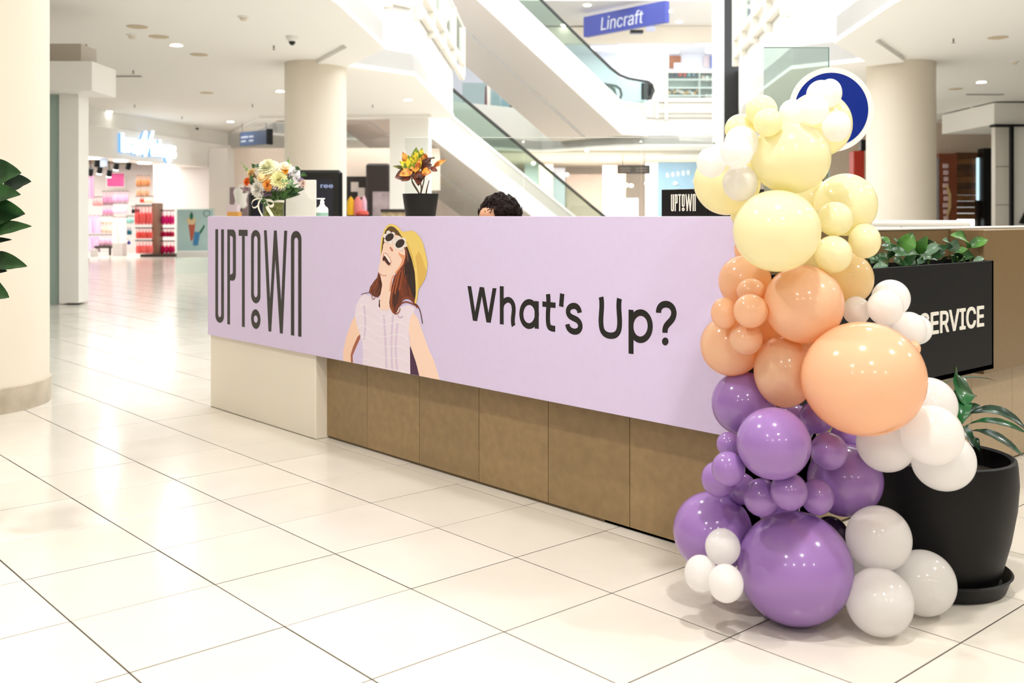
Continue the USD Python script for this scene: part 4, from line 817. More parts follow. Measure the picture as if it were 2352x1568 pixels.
# ================================================================ things on the desk
def atY(u, v, Y): return onY(u, v, Y)
ZW = ZT - .012                          # worktop
def on_top(u, Y): p = onY(u, 496, Y); return np.array([p[0], p[1], ZW])
def dY(u, Y): return cam_of(onY(u, 496, Y))[1]
UX, UZ, UN = np.array([CO, SI, 0.]), np.array([0, 0, 1.]), np.array([SI, -CO, 0.])      # right, up, towards the viewer
def petal_disc(c, n, r, layers, per, cup, width, rng, curl=.25):
    """A bloom: rings of small curved petals facing n."""
    R = trimesh.geometry.align_vectors([0, 0, 1], n); V, Fc = [], []
    for k in range(layers):
        f = (k + 1) / layers; m = max(4, int(per * (.5 + .5 * f))); el = cup * (1 - f) + .12
        for i in range(m):
            a = 2 * math.pi * (i + .5 * (k % 2) + rng.uniform(-.15, .15)) / m; L = r * (.35 + .65 * f) * rng.uniform(.9, 1.05); w = width * L * rng.uniform(.85, 1.1); o = len(V)
            for j, (t, ww) in enumerate(((.1, .35), (.5, 1.0), (.82, .95), (1.0, .35))):
                rad = L * t * math.cos(el) ; z = L * t * math.sin(el) + curl * L * (t * t) * (.6 - f * .9) + .10 * r * (1 - f)
                for s in (-1, 1):
                    x, y = rad, s * ww * w / 2; V.append((x * math.cos(a) - y * math.sin(a), x * math.sin(a) + y * math.cos(a), z + .04 * L * (ww < 1)))
            for j in range(3): Fc += [(o + 2 * j, o + 2 * j + 1, o + 2 * j + 3), (o + 2 * j, o + 2 * j + 3, o + 2 * j + 2)]
    m = trimesh.Trimesh(V, Fc, process=False); m.apply_transform(R); m.apply_translation(c); return m
def leaf_mesh(a, b, w, up, bow=.15, fold=.18, n=9, ripple=0.0, sag=None):
    """A leaf from a to b, w wide; up = the side its face turns to; bow = arch of its spine."""
    a, b, up = np.array(a, float), np.array(b, float), np.array(up, float); e = b - a; L = np.linalg.norm(e); t = e / L
    s = np.cross(t, up); s /= np.linalg.norm(s) + 1e-9; nn = np.cross(s, t); V, Fc = [], []; cols = 5
    for i in range(n + 1):
        q = i / n; prof_ = max(.02, math.sin(math.pi * min(1, q ** .82)) ** .8) * (1 - .12 * q); c = a + e * q + nn * (bow * L * math.sin(math.pi * q))
        for k in range(cols):
            g = (k - 2) / 2; V.append(c + s * (g * w / 2 * prof_) + nn * (abs(g) * fold * w * prof_ * .5 + ripple * w * math.sin(q * 22 + 2 * g) * abs(g)))
    for i in range(n):
        for k in range(cols - 1):
            p = i * cols + k; Fc += [(p, p + 1, p + cols + 1), (p, p + cols + 1, p + cols)]
    m = trimesh.Trimesh(V, Fc, process=False); k2 = trimesh.Trimesh(np.array(V) - nn * .0012, [f[::-1] for f in Fc], process=False); return cat(m, k2)
def leafmat(name, c1, c2, scale=30., rough=.35, tr=.15, vein=False):
    if name in MATS: return MATS[name]
    n = {'t': ('texture_coordinate', {}), 'n': ('noise_texture', {'scale': scale, 'detail': 3.0}), 'r': ('rgb_ramp', {'ramp': [(.42, lin(c1)), (.58, lin(c2))]}), 'p': ('principled_bsdf', {'roughness': rough}), 'l': ('translucent_bsdf', {'color': lin(c2)}), 'm': ('mix_closure', {'fac': tr})}
    MATS[name] = usdkit.material(stage, '/World/Looks/' + name, n, [('t.object', 'n.vector'), ('n.fac', 'r.fac'), ('r.color', 'p.base_color'), ('r.color', 'l.color'), ('p.BSDF', 'm.closure1'), ('l.BSDF', 'm.closure2')], surface='m.closure'); return MATS[name]
# ---- flowers in a glass vase
YV = 3.12; dv = dY(628, YV); vb = on_top(628, YV); s_ = dv / F
vase = thing('flower_vase', 'clear glass vase full of moss and stems with a cream ribbon bow', 'vase', vb)
rv = 24 * s_; hv = 46 * s_
vase.part('glass', shift(lathe([(0, 0), (rv, 0), (rv, hv), (rv - .004, hv), (rv - .004, .008), (0, .008)], 32), vb), glass('vase_glass', (232, 238, 226)), smooth=30)
vase.part('moss', shift(lathe([(0, .01), (rv - .006, .01), (rv - .006, hv - .03), (0, hv - .03)], 28), vb), mat('moss', (160, 148, 108), .9, vary=.55, scale=42), smooth=30)
M_rib = mat('ribbon_cream', (238, 234, 218), .45)
def ribbon(P, w, side):
    P = spline(P, 26); V, Fc = [], []
    for q in P: V += [q - side * w / 2, q + side * w / 2]
    for i in range(len(P) - 1): o = 2 * i; Fc += [(o, o + 1, o + 3), (o, o + 3, o + 2)]
    m = trimesh.Trimesh(V, Fc, process=False); k = trimesh.Trimesh(np.array(V) + UN * .001, [f[::-1] for f in Fc], process=False); return cat(m, k)
fv = dv - rv - .004
rb = lambda *pts: [at(540 + x / 10.455, 350 + y / 10.455, fv - o) for x, y, o in pts]
sd = lambda x, z: (UX * x + UZ * z) / math.hypot(x, z)
vase.part('ribbon_band', shift(lathe([(rv + .001, hv - .028), (rv + .002, hv - .012)], 32), vb), M_rib)
bow = vase.part('ribbon_bow', ribbon(rb((690, 1130, .004), (560, 1110, .02), (440, 1150, .03), (400, 1240, .03), (440, 1325, .03), (520, 1300, .025), (570, 1200, .02), (680, 1140, .006)), .011, (UN * .6 + UZ * .8)), M_rib)
vase.part('ribbon_bow', ribbon(rb((700, 1130, .004), (800, 1150, .02), (900, 1180, .03), (930, 1230, .03), (880, 1290, .03), (800, 1260, .02), (720, 1150, .006)), .019, (UN * .5 + UZ * .86)), M_rib)
vase.part('ribbon_tail', ribbon(rb((700, 1130, .003), (740, 1230, .01), (800, 1370, .012), (880, 1500, .01), (900, 1540, .01)), .019, sd(.87, .4)), M_rib)
vase.part('ribbon_tail', ribbon(rb((690, 1130, .003), (600, 1150, .02), (560, 1250, .02), (580, 1380, .012), (640, 1500, .01), (660, 1540, .01)), .010, sd(1, .2)), M_rib)
FL = [(612, 379, 25, 'mum', (252, 250, 214), 'big cream chrysanthemum at the top of the bouquet'), (656, 378, 17, 'rose', (252, 236, 206), 'cream rose at the top right of the bouquet'), (601, 403, 18, 'rose', (252, 226, 170), 'peach rose in the middle of the bouquet'), (640, 409, 23, 'mum', (250, 244, 186), 'pale yellow chrysanthemum in the middle of the bouquet'),
      (677, 393, 14, 'mum', (250, 250, 246), 'white daisy-like bloom at the right shoulder of the bouquet'), (682, 408, 11, 'mum', (244, 240, 240), 'white bloom below the right shoulder bloom'), (589, 434, 21, 'mum', (244, 240, 230), 'big white carnation at the lower left of the bouquet'), (613, 424, 15, 'mum', (252, 176, 84), 'orange bloom beside the white carnation'),
      (565, 416, 11, 'mum', (250, 130, 40), 'bright orange bloom at the left edge of the bouquet'), (656, 391, 9, 'mum', (252, 186, 60), 'small golden bloom under the cream rose'), (575, 395, 11, 'mum', (240, 206, 140), 'tan gold bloom at the left shoulder of the bouquet'), (697, 420, 10, 'mum', (238, 216, 204), 'blush bloom at the right edge of the bouquet'), (628, 422, 9, 'rose', (250, 240, 200), 'small cream bud under the yellow chrysanthemum')]
rf = random.Random(3); bc = np.array([(630 - U0) * s_, dv, H + (V0 - 430) * s_])
for u, v, r, kind, c_, lab in FL:
    off = .10 * math.sqrt(max(0, 1 - ((u - 632) / 90) ** 2 - ((v - 425) / 70) ** 2)); d = dv - off; c = at(u, v, d)
    n = UN * (.35 + off * 7) + UX * ((u - 632) / 80) + UZ * ((428 - v) / 55 + .1); n /= np.linalg.norm(n)
    t = thing('flower', lab, 'flower', c - UZ * .02); R_ = r * s_ * 1.08
    if kind == 'mum': t.part('petals', petal_disc(c - n * R_ * .35, n, R_, 8, 24, 1.35, .24, rf, .4), mat('petal_%d_%d_%d' % c_, c_, .6, vary=.08, scale=90))
    else: t.part('petals', cat(petal_disc(c - n * R_ * .5, n, R_, 4, 9, 1.15, .9, rf, .5), ball(c - n * R_ * .1, R_ * .45, 2)), mat('petal_%d_%d_%d' % c_, c_, .6), smooth=50)
    t.part('centre', ball(c - n * R_ * .05, R_ * .11, 1), mat('core_%d_%d_%d' % c_, tuple(int(q * .93) for q in c_), .7))
    t.part('stem', tube(spline([c - n * R_ * .5, (c + vb + UZ * .16) / 2 - n * .02, vb + UZ * (.02) + UX * rf.uniform(-.03, .03) - UN * rf.uniform(-.03, .03)], 10), .003, 6), mat('stem_green', (86, 120, 60), .6))
for u, v, r, c1, lab in ((664, 419, 17, (120, 164, 112), 'sage green hydrangea head in the bouquet'), (612, 442, 15, (84, 58, 78), 'dark plum filler sprig at the front of the bouquet'), (632, 431, 9, (106, 76, 140), 'violet sprig in front of the bouquet'), (668, 403, 10, (120, 96, 118), 'mauve filler sprig beside the golden bloom'), (690, 412, 9, (122, 100, 140), 'lavender sprig by the blush bloom'), (563, 436, 10, (126, 98, 104), 'dusky sprig at the lower left of the bouquet'), (580, 403, 9, (130, 100, 50), 'bronze sprig left of the peach rose'), (691, 432, 8, (110, 84, 96), 'brownish sprig at the lower right of the bouquet')):
    off = .085 * math.sqrt(max(0, 1 - ((u - 632) / 95) ** 2 - ((v - 425) / 75) ** 2)); c = at(u, v, dv - off); t = thing('filler_sprig', lab, 'flower', c); R_ = r * s_
    ms = []
    for k in range(46):
        q = np.array([rf.gauss(0, 1) for _ in range(3)]); q /= np.linalg.norm(q); q = c + q * R_ * rf.uniform(.5, 1.05) * (1, 1, .75)
        ms.append(trimesh.creation.icosahedron()); ms[-1].apply_scale(R_ * rf.uniform(.10, .2)); ms[-1].apply_translation(q)
    t.part('florets', cat(ms), mat('floret_%d_%d_%d' % c1, c1, .7, vary=.4, scale=60)); t.part('stem', tube(spline([c, (c + vb + UZ * .16) / 2, vb + UZ * .04], 8), .0025, 5), mat('stem_green', (86, 120, 60), .6))
M_lf = leafmat('bouquet_leaf', (36, 66, 34), (74, 110, 56)); fo = thing('bouquet_foliage', 'dark green leaves round the foot of the bouquet', 'foliage', vb + UZ * hv)
for a, b, w in (((625, 452), (590, 462), 16), ((630, 450), (605, 478), 13), ((640, 452), (690, 446), 22), ((650, 448), (700, 434), 18), ((645, 455), (668, 452), 16), ((610, 450), (600, 468), 18), ((580, 425), (577, 402), 14), ((655, 440), (676, 432), 20), ((630, 455), (640, 458), 18), ((690, 400), (706, 404), 12), ((676, 385), (690, 390), 10), ((585, 385), (578, 376), 10), ((600, 380), (583, 384), 10)):
    fo.part('leaf', leaf_mesh(at(*a, dv - .05), at(*b, dv - .085), w * s_, UN + UZ * .4, .1), M_lf, smooth=True)
for a, b, nn in (((570, 392), (553, 371), 7), ((662, 376), (662, 361), 7)):       # bell spikes
    A, B = at(*a, dv - .04), at(*b, dv - .04); fo.part('spike', cat(tube([A, B], .002, 5), [ball(A + (B - A) * k / nn + UX * (-1) ** k * .006 * (1 - k / nn), .008 * (1.1 - k / nn), 1) for k in range(nn)]), leafmat('spike_green', (130, 170, 90), (176, 204, 130)))
# ---- white card, soap bottle
Yc = 3.36; dc = dY(690, Yc); q = on_top(690, Yc)
solo('menu_card', cbx((656 - U0) / F * dc, (725 - U0) / F * dc, dc, dc + .03, ZW, H + (V0 - 413) / F * dc, .003), mat('card_white', (226, 225, 220), .5), 'tall plain white card stand right of the flower vase', 'card stand')
db = dY(740, 3.02); sb = db / F; pb_ = on_top(740, 3.02)
so = thing('soap_bottle', 'white pump soap bottle with a green label beside the white card', 'bottle', pb_)
hb_ = H + (V0 - 475) * sb - ZW
so.part('body', shift(lathe([(0, 0), (.030, 0), (.034, .006), (.034, hb_ - .012), (.026, hb_), (.017, hb_ + .003), (.017, hb_ + .012), (0, hb_ + .012)], 28), pb_), mat('soap_white', (244, 246, 244), .3), smooth=40)
so.part('label', shift(lathe([(.0345, .012), (.0346, .032)], 28), pb_), mat('label_green', (140, 178, 164), .4))
pz = pb_ + UZ * (hb_ + .012); so.part('pump', cat(shift(lathe([(0, 0), (.012, 0), (.012, .02), (.009, .022), (.009, .034), (0, .034)], 16), pz), place(bx(-.03, .016, -.008, .008, .03, .038, .003), pz, UX, -UN, UZ)), mat('soap_white', (244, 246, 244), .3), smooth=40)
# ---- croton in a black pot
Yp = 3.1; dp = dY(966, Yp); sp_ = dp / F; pp_ = on_top(966, Yp)
cr = thing('croton_pot', 'black tapered plant pot on the desk', 'plant pot', pp_); hp = H + (V0 - 445) * sp_ - ZW
cr.part('pot', shift(lathe([(0, 0), (33 * sp_, 0), (34 * sp_, .004), (41.5 * sp_, hp), (39.5 * sp_, hp), (38 * sp_, hp - .03), (0, hp - .03)], 40), pp_), mat('pot_black', (22, 21, 21), .55, specular_ior_level=.25), smooth=30)
cr.part('soil', shift(lathe([(0, hp - .028), (38 * sp_, hp - .028)], 24), pp_), mat('soil', (46, 36, 28), .9))
cro = thing('croton_plant', 'croton plant with yellow veined green and maroon leaves in the black pot', 'plant', pp_ + UZ * (hp - .03))
CG = leafmat('croton_green', (96, 128, 30), (236, 214, 50), 46.); CO_ = leafmat('croton_orange', (176, 84, 30), (244, 176, 70), 44.); CM = leafmat('croton_maroon', (62, 30, 22), (128, 62, 40), 40.)
A_ = lambda u, v, o: at(u, v, dp - o)
for a, b, w, m_, o0, o1 in (((955, 399), (956, 338), 21, CG, .0, .01), ((950, 402), (938, 356), 17, CG, .03, .045), ((947, 392), (917, 370), 14, CG, .03, .05), ((964, 390), (969, 339), 16, CG, -.02, -.02), ((936, 376), (925, 349), 12, CO_, 0, 0), ((946, 392), (901, 381), 8, leafmat('croton_olive', (96, 96, 50), (150, 150, 80)), .0, .02), ((955, 395), (967, 361), 9, CO_, .04, .05), ((948, 391), (917, 403), 15, CO_, .04, .06),
    ((944, 398), (907, 408), 22, CM, .02, .04), ((942, 402), (922, 416), 14, CM, .03, .05), ((968, 390), (990, 361), 16, CM, .0, 0), ((968, 394), (992, 377), 16, CM, .02, .03), ((969, 394), (991, 396), 15, CO_, .03, .05), ((996, 383), (1025, 366), 9, CO_, 0, 0), ((988, 385), (1005, 393), 9, CM, .01, .01), ((958, 390), (950, 412), 18, CM, .02, .03), ((962, 392), (961, 427), 16, CM, .01, .015), ((966, 392), (972, 412), 16, CM, .02, .03), ((960, 388), (942, 386), 12, CO_, .03, .05), ((974, 372), (978, 352), 12, CO_, -.01, 0), ((955, 400), (935, 392), 12, CM, .03, .05)):
    cro.part('leaf', leaf_mesh(A_(*a, o0), A_(*b, o1), w * sp_ * 1.45, UN + UZ * .3, .08, .12), m_, smooth=True)
M_tw = mat('twig', (98, 80, 66), .8)
for P in ([(963, 447), (955, 430), (948, 418), (944, 404)], [(966, 447), (970, 430), (974, 412), (973, 396)], [(965, 447), (967, 425), (962, 408), (958, 396)], [(978, 447), (982, 428), (986, 414)], [(973, 396), (984, 386), (998, 382)], [(963, 447), (950, 425), (946, 412), (952, 404)], [(998, 362), (990, 364), (978, 374)]):
    cro.part('twig', tube(spline([A_(u, v, .005 * k) for k, (u, v) in enumerate(P)], 10), np.linspace(.0045, .0022, 10), 6), M_tw, smooth=True)
# ---- black logo box
Yl = 2.86; lb = thing('logo_box', 'black box with white UPTOWN logo at the right end of the desk', 'box', onY(1600, 495, Yl))
x0, x1 = onY(1519, 470, Yl)[0], onY(1624, 470, Yl)[0]; zt_ = onY(1519, 435, Yl)[2]
lb.part('body', bx(x0, x1 - .001, Yl, Yl + .24, ZW, zt_, .002), mat('box_black', (18, 17, 17), .4)); lb.part('body', bx(x1 + .001, XE - .03, Yl, Yl + .24, ZW, zt_, .002), mat('box_black', (18, 17, 17), .4))
a0, a1 = onY(1541.7, 446.6, Yl), onY(1597.8, 483, Yl); zlo = onY(1541.7, 484.6, Yl)[2]
lg = uptown(a0[2] - zlo, a1[0] - a0[0]).buffer(.0007)
for g in lg.geoms: lb.part('logo_letter', place(ext(g, .0008), (a0[0], Yl - .0001, zlo), (1, 0, 0), (0, 0, 1), (0, -1, 0)), mat('letter_white', (238, 234, 224), .5))
# ---- clear screens above the desk, blue sign, glass sheet
M_clear = glass('clear_screen', (247, 249, 248)); M_edge = mat('acrylic_edge', (236, 240, 236), .3)
ds = 6.6
for k, (u0, u1) in enumerate(((930, 1202), (1204, 1472), (1474, 1640))):
    t = thing('clear_screen', ['clear acrylic screen right of the croton, with the person before it', 'middle clear acrylic screen, left of the black directory sign', 'clear acrylic screen nearest the black logo box'][k], 'screen', at((u0 + u1) / 2, 560, ds) * (1, 1, 0))
    t.part('sheet', px(u0, 316, u1, 560, ds, .008, z0=0.0), M_clear); t.part('edge', px(u0, 315, u1, 316.2, ds - .001, .010), M_edge)
    t.part('clip', shift(ball((0, 0, 0), .012, 1), at(u1, 327, ds)), M_edge)
dg = 4.45; zwt = zw + .014
gs = thing('glass_sheet', 'upright clear glass sheet behind the balloons on the desk end', 'screen', at(1830, 500, dg))
gs.part('sheet', cbx((1755 - U0) / F * dg, (1905 - U0) / F * dg, dg, dg + .008, zwt, H + (V0 - 109) / F * dg), glass('sheet_glass', (226, 236, 233))); gs.part('edge', cbx((1903.6 - U0) / F * dg, (1905 - U0) / F * dg, dg - .001, dg + .009, zwt, H + (V0 - 109) / F * dg), mat('glass_edge', (150, 170, 168), .3)); gs.part('edge', px(1755, 108, 1905, 109.6, dg - .001, .01), mat('glass_edge', (150, 170, 168), .3))
dd_ = 4.38; cs = at(1908, 252, dd_); rs = 97 / F * dd_
bs = thing('round_sign', 'blue round sign with a white border behind the top balloons', 'sign', cs * (1, 1, 0) + UZ * zwt)
def disc(r0, r1, o, t): m = lathe([(r0, 0), (r1, 0), (r1, t), (r0, t), (r0, 0)] if r0 else [(0, 0), (r1, 0), (r1, t), (0, t)], 72); return place(m, cs + UN * o, UX, UZ, UN)
bs.part('border', disc(0, rs, 0, .008), mat('sign_white', (238, 240, 240), .35), smooth=30); bs.part('face', disc(0, rs * .868, .008, .003), mat('sign_blue', (0, 40, 140), .15), smooth=30)
bs.part('post', cyl(at(1885, 340, dd_ + .02), (at(1885, 340, dd_ + .02) * (1, 1, 0)) + UZ * zwt, .012, 12), M_chrome)
# ---- seated person behind the desk
dh = 5.62; hc = at(1140, 505, dh); fx = UX * -.74 + UN * .62 + UZ * -.25; fx /= np.linalg.norm(fx); sx_ = np.cross(UZ, fx); sx_ /= np.linalg.norm(sx_); ux_ = np.cross(fx, sx_)
Hd = lambda f, s, u: hc + fx * f + sx_ * s + ux_ * u     # forward, to the person's left, up
def hullchain(J, B):
    parts = []
    for a, b in B:
        (pa_, ra), (pb2, rb2) = J[a], J[b]
        sa = manifold3d.Manifold.sphere(ra, 20).translate(list(map(float, pa_))); sb2 = manifold3d.Manifold.sphere(rb2, 20).translate(list(map(float, pb2))); parts.append(manifold3d.Manifold.batch_hull([sa, sb2]))
    m = parts[0]
    for q in parts[1:]: m = m + q
    m = m.refine_to_length(.022).to_mesh(); t = trimesh.Trimesh(m.vert_properties[:, :3], m.tri_verts); trimesh.smoothing.filter_taubin(t, iterations=12); return t
gf = fx * (1, 1, 0); gf /= np.linalg.norm(gf); gs_ = np.cross(UZ, gf); B0_ = hc * (1, 1, 0)
G = lambda f, s, z: B0_ + gf * f + gs_ * s + UZ * z
J = {'pel': (G(-.10, 0, .60), .125), 'bel': (G(-.08, 0, .74), .115), 'che': (G(-.06, 0, .92), .13), 'nk0': (G(-.05, 0, 1.02), .06), 'nk1': (hc - ux_ * .06 - fx * .02, .052), 'hd': (Hd(-.008, 0, .022), .083), 'jaw': (Hd(.038, 0, -.06), .05), 'fh': (Hd(.028, 0, .03), .068)}
BN = [('pel', 'bel'), ('bel', 'che'), ('che', 'nk0'), ('nk0', 'nk1'), ('nk1', 'hd'), ('hd', 'jaw'), ('hd', 'fh'), ('fh', 'jaw')]
for s, k in ((1, 'l'), (-1, 'r')):
    J.update({'sh' + k: (G(-.06, s * .16, .985), .055), 'el' + k: (G(.02, s * .23, .76), .042), 'wr' + k: (G(.23, s * .13, .70), .029), 'pm' + k: (G(.30, s * .11, .69), .033), 'hp' + k: (G(-.08, s * .09, .56), .09), 'kn' + k: (G(.33, s * .12, .54), .062), 'an' + k: (G(.30, s * .12, .12), .042), 'to' + k: (G(.46, s * .13, .075), .035)})
    BN += [('che', 'sh' + k), ('sh' + k, 'el' + k), ('el' + k, 'wr' + k), ('wr' + k, 'pm' + k), ('pel', 'hp' + k), ('hp' + k, 'kn' + k), ('kn' + k, 'an' + k), ('an' + k, 'to' + k)]
    for i in range(4):
        J[f'f{k}{i}'] = (G(.30, s * (.085 + .018 * i), .70), .0095); J[f'g{k}{i}'] = (G(.345, s * (.083 + .019 * i), .697), .009); J[f'h{k}{i}'] = (G(.372 - .006 * abs(i - 1), s * (.083 + .019 * i), .682), .008); BN += [('pm' + k, f'f{k}{i}'), (f'f{k}{i}', f'g{k}{i}'), (f'g{k}{i}', f'h{k}{i}')]
    J['ta' + k] = (G(.28, s * .075, .695), .012); J['tb' + k] = (G(.32, s * .055, .69), .009); BN += [('pm' + k, 'ta' + k), ('ta' + k, 'tb' + k)]
J['ns0'] = (Hd(.086, 0, .012), .012); J['ns1'] = (Hd(.108, 0, -.022), .014); BN += [('ns0', 'ns1'), ('fh', 'ns0')]
for s in (1, -1): J['er%d' % s] = (Hd(-.01, s * .082, -.005), .022); BN += [('hd', 'er%d' % s)]
pe = thing('person', 'person with dark curly hair and glasses seated behind the desk', 'person', G(0, 0, 0))
pe.part('body', hullchain(J, BN), mat('skin', (222, 164, 132), .5, vary=.04, scale=30), smooth=True)
infl = lambda names, k, bones: hullchain({n: (J[n][0], J[n][1] + k) for n in names}, bones)
pe.part('shirt', infl(['pel', 'bel', 'che', 'shl', 'shr', 'ell', 'elr', 'nk0'], .014, [('pel', 'bel'), ('bel', 'che'), ('che', 'nk0'), ('che', 'shl'), ('che', 'shr'), ('shl', 'ell'), ('shr', 'elr')]), mat('shirt_black', (36, 36, 40), .8), smooth=True)
pe.part('trousers', infl(['pel', 'hpl', 'hpr', 'knl', 'knr', 'anl', 'anr'], .012, [('pel', 'hpl'), ('pel', 'hpr'), ('hpl', 'knl'), ('hpr', 'knr'), ('knl', 'anl'), ('knr', 'anr')]), mat('trousers_navy', (40, 44, 58), .8), smooth=True)
rh = random.Random(11); M_hair = mat('hair_dark', (32, 18, 15), .7, vary=.5, scale=60, specular_ior_level=.25)
hm = trimesh.creation.icosphere(4, 1.0); V = hm.vertices.copy(); nz = meshkit.fbm(V * 3.2 + 5, 3, 4) - .5
V = V * (1 + .36 * nz)[:, None]; hcn = Hd(-.035, 0, .038); Q = hcn + np.outer(V[:, 0], fx) * .112 + np.outer(V[:, 1], sx_) * .112 + np.outer(V[:, 2], ux_) * .098
low = V[:, 2] < -.1; Q[low] += np.outer((-.1 - V[low, 2]), -ux_) * .10
fr_ = np.array([(q - hc) @ fx for q in Q]); up_ = np.array([(q - hc) @ ux_ for q in Q]); ss_ = np.array([(q - hc) @ sx_ for q in Q])
face = (fr_ > .015) & (up_ < .075) & (np.abs(ss_) < .062)
hair_mesh = trimesh.Trimesh(Q, hm.faces, process=False); hair_mesh.update_faces(~face[hm.faces].any(axis=1)); hair_mesh.remove_unreferenced_vertices()
pe.part('hair', hair_mesh, M_hair, smooth=True)
cur = []
for k in range(320):
    i = rh.randrange(len(Q)); 
    if face[i] or (fr_[i] > .03 and up_[i] < .06): continue
    c = Q[i]; nn = (c - hcn); nn /= np.linalg.norm(nn); t1 = np.cross(nn, [rh.uniform(-1, 1), rh.uniform(-1, 1), rh.uniform(-1, 1)]); t1 /= np.linalg.norm(t1); t2 = np.cross(nn, t1); r = rh.uniform(.006, .017); a0_ = rh.uniform(0, 6)
    cur.append(tube([c + nn * (.002 + .0035 * j / 8) + (t1 * math.cos(a0_ + j * .7) + t2 * math.sin(a0_ + j * .7)) * r + t1 * .0035 * j - UZ * .0012 * j for j in range(10)], .0024, 5))
pe.part('curls', cat(cur), M_hair, smooth=True, kind='stuff')
M_fr = mat('frame_black', (30, 26, 26), .3)
gl = []
for s in (1, -1):
    c = Hd(.102, s * .033, .008); gl.append(tube([c + sx_ * .026 * math.cos(t) + ux_ * .02 * math.sin(t) - fx * .004 * s * math.cos(t) for t in np.linspace(0, 2 * math.pi, 20)], .0022, 6)); gl.append(tube([Hd(.098, s * .058, .014), Hd(.06, s * .082, .012), Hd(-.01, s * .088, .008)], .002, 6))
gl.append(tube([Hd(.104, .008, .012), Hd(.108, 0, .014), Hd(.104, -.008, .012)], .002, 6)); pe.part('glasses', cat(gl), M_fr, smooth=True)
for s in (1, -1): pe.part('eye', ball(Hd(.084, s * .031, .008), .0115, 2), mat('eye_white', (230, 226, 220), .2), smooth=True)
pe.part('mouth', tube([Hd(.084, .022, -.064), Hd(.093, 0, -.066), Hd(.084, -.022, -.064)], .005, 6), mat('lip', (184, 106, 96), .4), smooth=True)
for s in (1, -1): pe.part('shoe', hullchain({'a': (G(.29, s * .12, .065), .05), 'b': (G(.47, s * .13, .05), .043)}, [('a', 'b')]), M_black, smooth=True)
st_ = thing('desk_stool', 'black swivel stool under the seated person behind the desk', 'stool', G(-.08, 0, 0))
st_.part('seat', shift(lathe([(0, 0), (.19, 0), (.21, .02), (.2, .05), (0, .055)], 28), G(-.08, 0, .425)), M_black, smooth=30); st_.part('column', cyl(G(-.08, 0, .05), G(-.08, 0, .43), .025, 12), M_chrome)
for k in range(5): st_.part('foot', cyl(G(-.08, 0, .06), G(-.08 + .25 * math.cos(k * 1.257), .25 * math.sin(k * 1.257), .025), .02, 8), M_black)
# ================================================================ plants
LG = [leafmat('planter_leaf', (44, 96, 40), (96, 156, 66), 9., .3, .25), leafmat('planter_leaf_dark', (34, 72, 42), (66, 110, 66), 9., .3, .2), leafmat('planter_leaf_grey', (58, 92, 72), (112, 146, 118), 9., .3, .2)]
def P7(x, y, o): return onX(1950 + x / 3.734, 480 + y / 3.734, -2.07 + o)
LV = [((430, 385), (548, 203), 120, 0), ((545, 385), (672, 228), 95, 0), ((405, 372), (378, 253), 55, 2), ((1012, 330), (866, 224), 110, 0), ((1028, 322), (1192, 262), 80, 0), ((900, 455), (1242, 355), 75, 1), ((838, 340), (800, 266), 70, 2), ((868, 365), (925, 255), 75, 2), ((620, 405), (782, 308), 70, 2), ((650, 310), (745, 292), 45, 1), ((335, 375), (522, 398), 80, 1), ((160, 455), (335, 436), 50, 1), ((200, 425), (385, 418), 45, 1), ((478, 478), (586, 382), 60, 1), ((540, 478), (705, 400), 65, 2), ((700, 430), (825, 366), 60, 1), ((800, 468), (905, 398), 65, 1), ((880, 460), (972, 388), 60, 1), ((1060, 458), (1157, 418), 45, 2), ((275, 310), (362, 335), 60, 1), ((268, 240), (355, 318), 55, 0), ((205, 505), (335, 482), 45, 2), ((380, 440), (470, 470), 70, 1), ((640, 470), (760, 440), 55, 1), ((980, 420), (1090, 380), 60, 1), ((900, 380), (1020, 340), 55, 0), ((300, 350), (420, 330), 60, 1), ((560, 430), (480, 400), 60, 1), ((740, 360), (850, 320), 55, 1), ((420, 480), (560, 470), 50, 1), ((240, 470), (150, 420), 60, 1), ((330, 420), (300, 350), 60, 1)]
rl = random.Random(9); groups = {}
for k, (a, b, w, m_) in enumerate(LV):
    key = 0 if (a[0] + b[0]) / 2 < 420 else 1 if (a[0] + b[0]) / 2 < 780 else 2
    if key not in groups:
        groups[key] = thing('rubber_plant', ['glossy green plant at the left end of the planter box', 'upright bright green plant in the middle of the planter box', 'spreading green plant at the right end of the planter box'][key], 'plant', P7((250, 600, 960)[key], 520, 0))
    o = rl.uniform(-.05, .05); groups[key].part('leaf', leaf_mesh(P7(*a, o - .01), P7(*b, o + rl.uniform(0, .07)), w * 1.3 / 3.734 / F * 4.4, np.array([.7, -.3, .55]), .14, .22, 10, .02), LG[m_], smooth=True)
for key, x in enumerate((250, 600, 960)):
    for k in range(4): groups[key].part('stem', tube(spline([P7(x + k * 45 - 60, 540, 0), P7(x + k * 50 - 70, 470, 0), P7(x + k * 60 - 90, 410, .01)], 6), .004, 6), mat('stem_green', (86, 120, 60), .6))
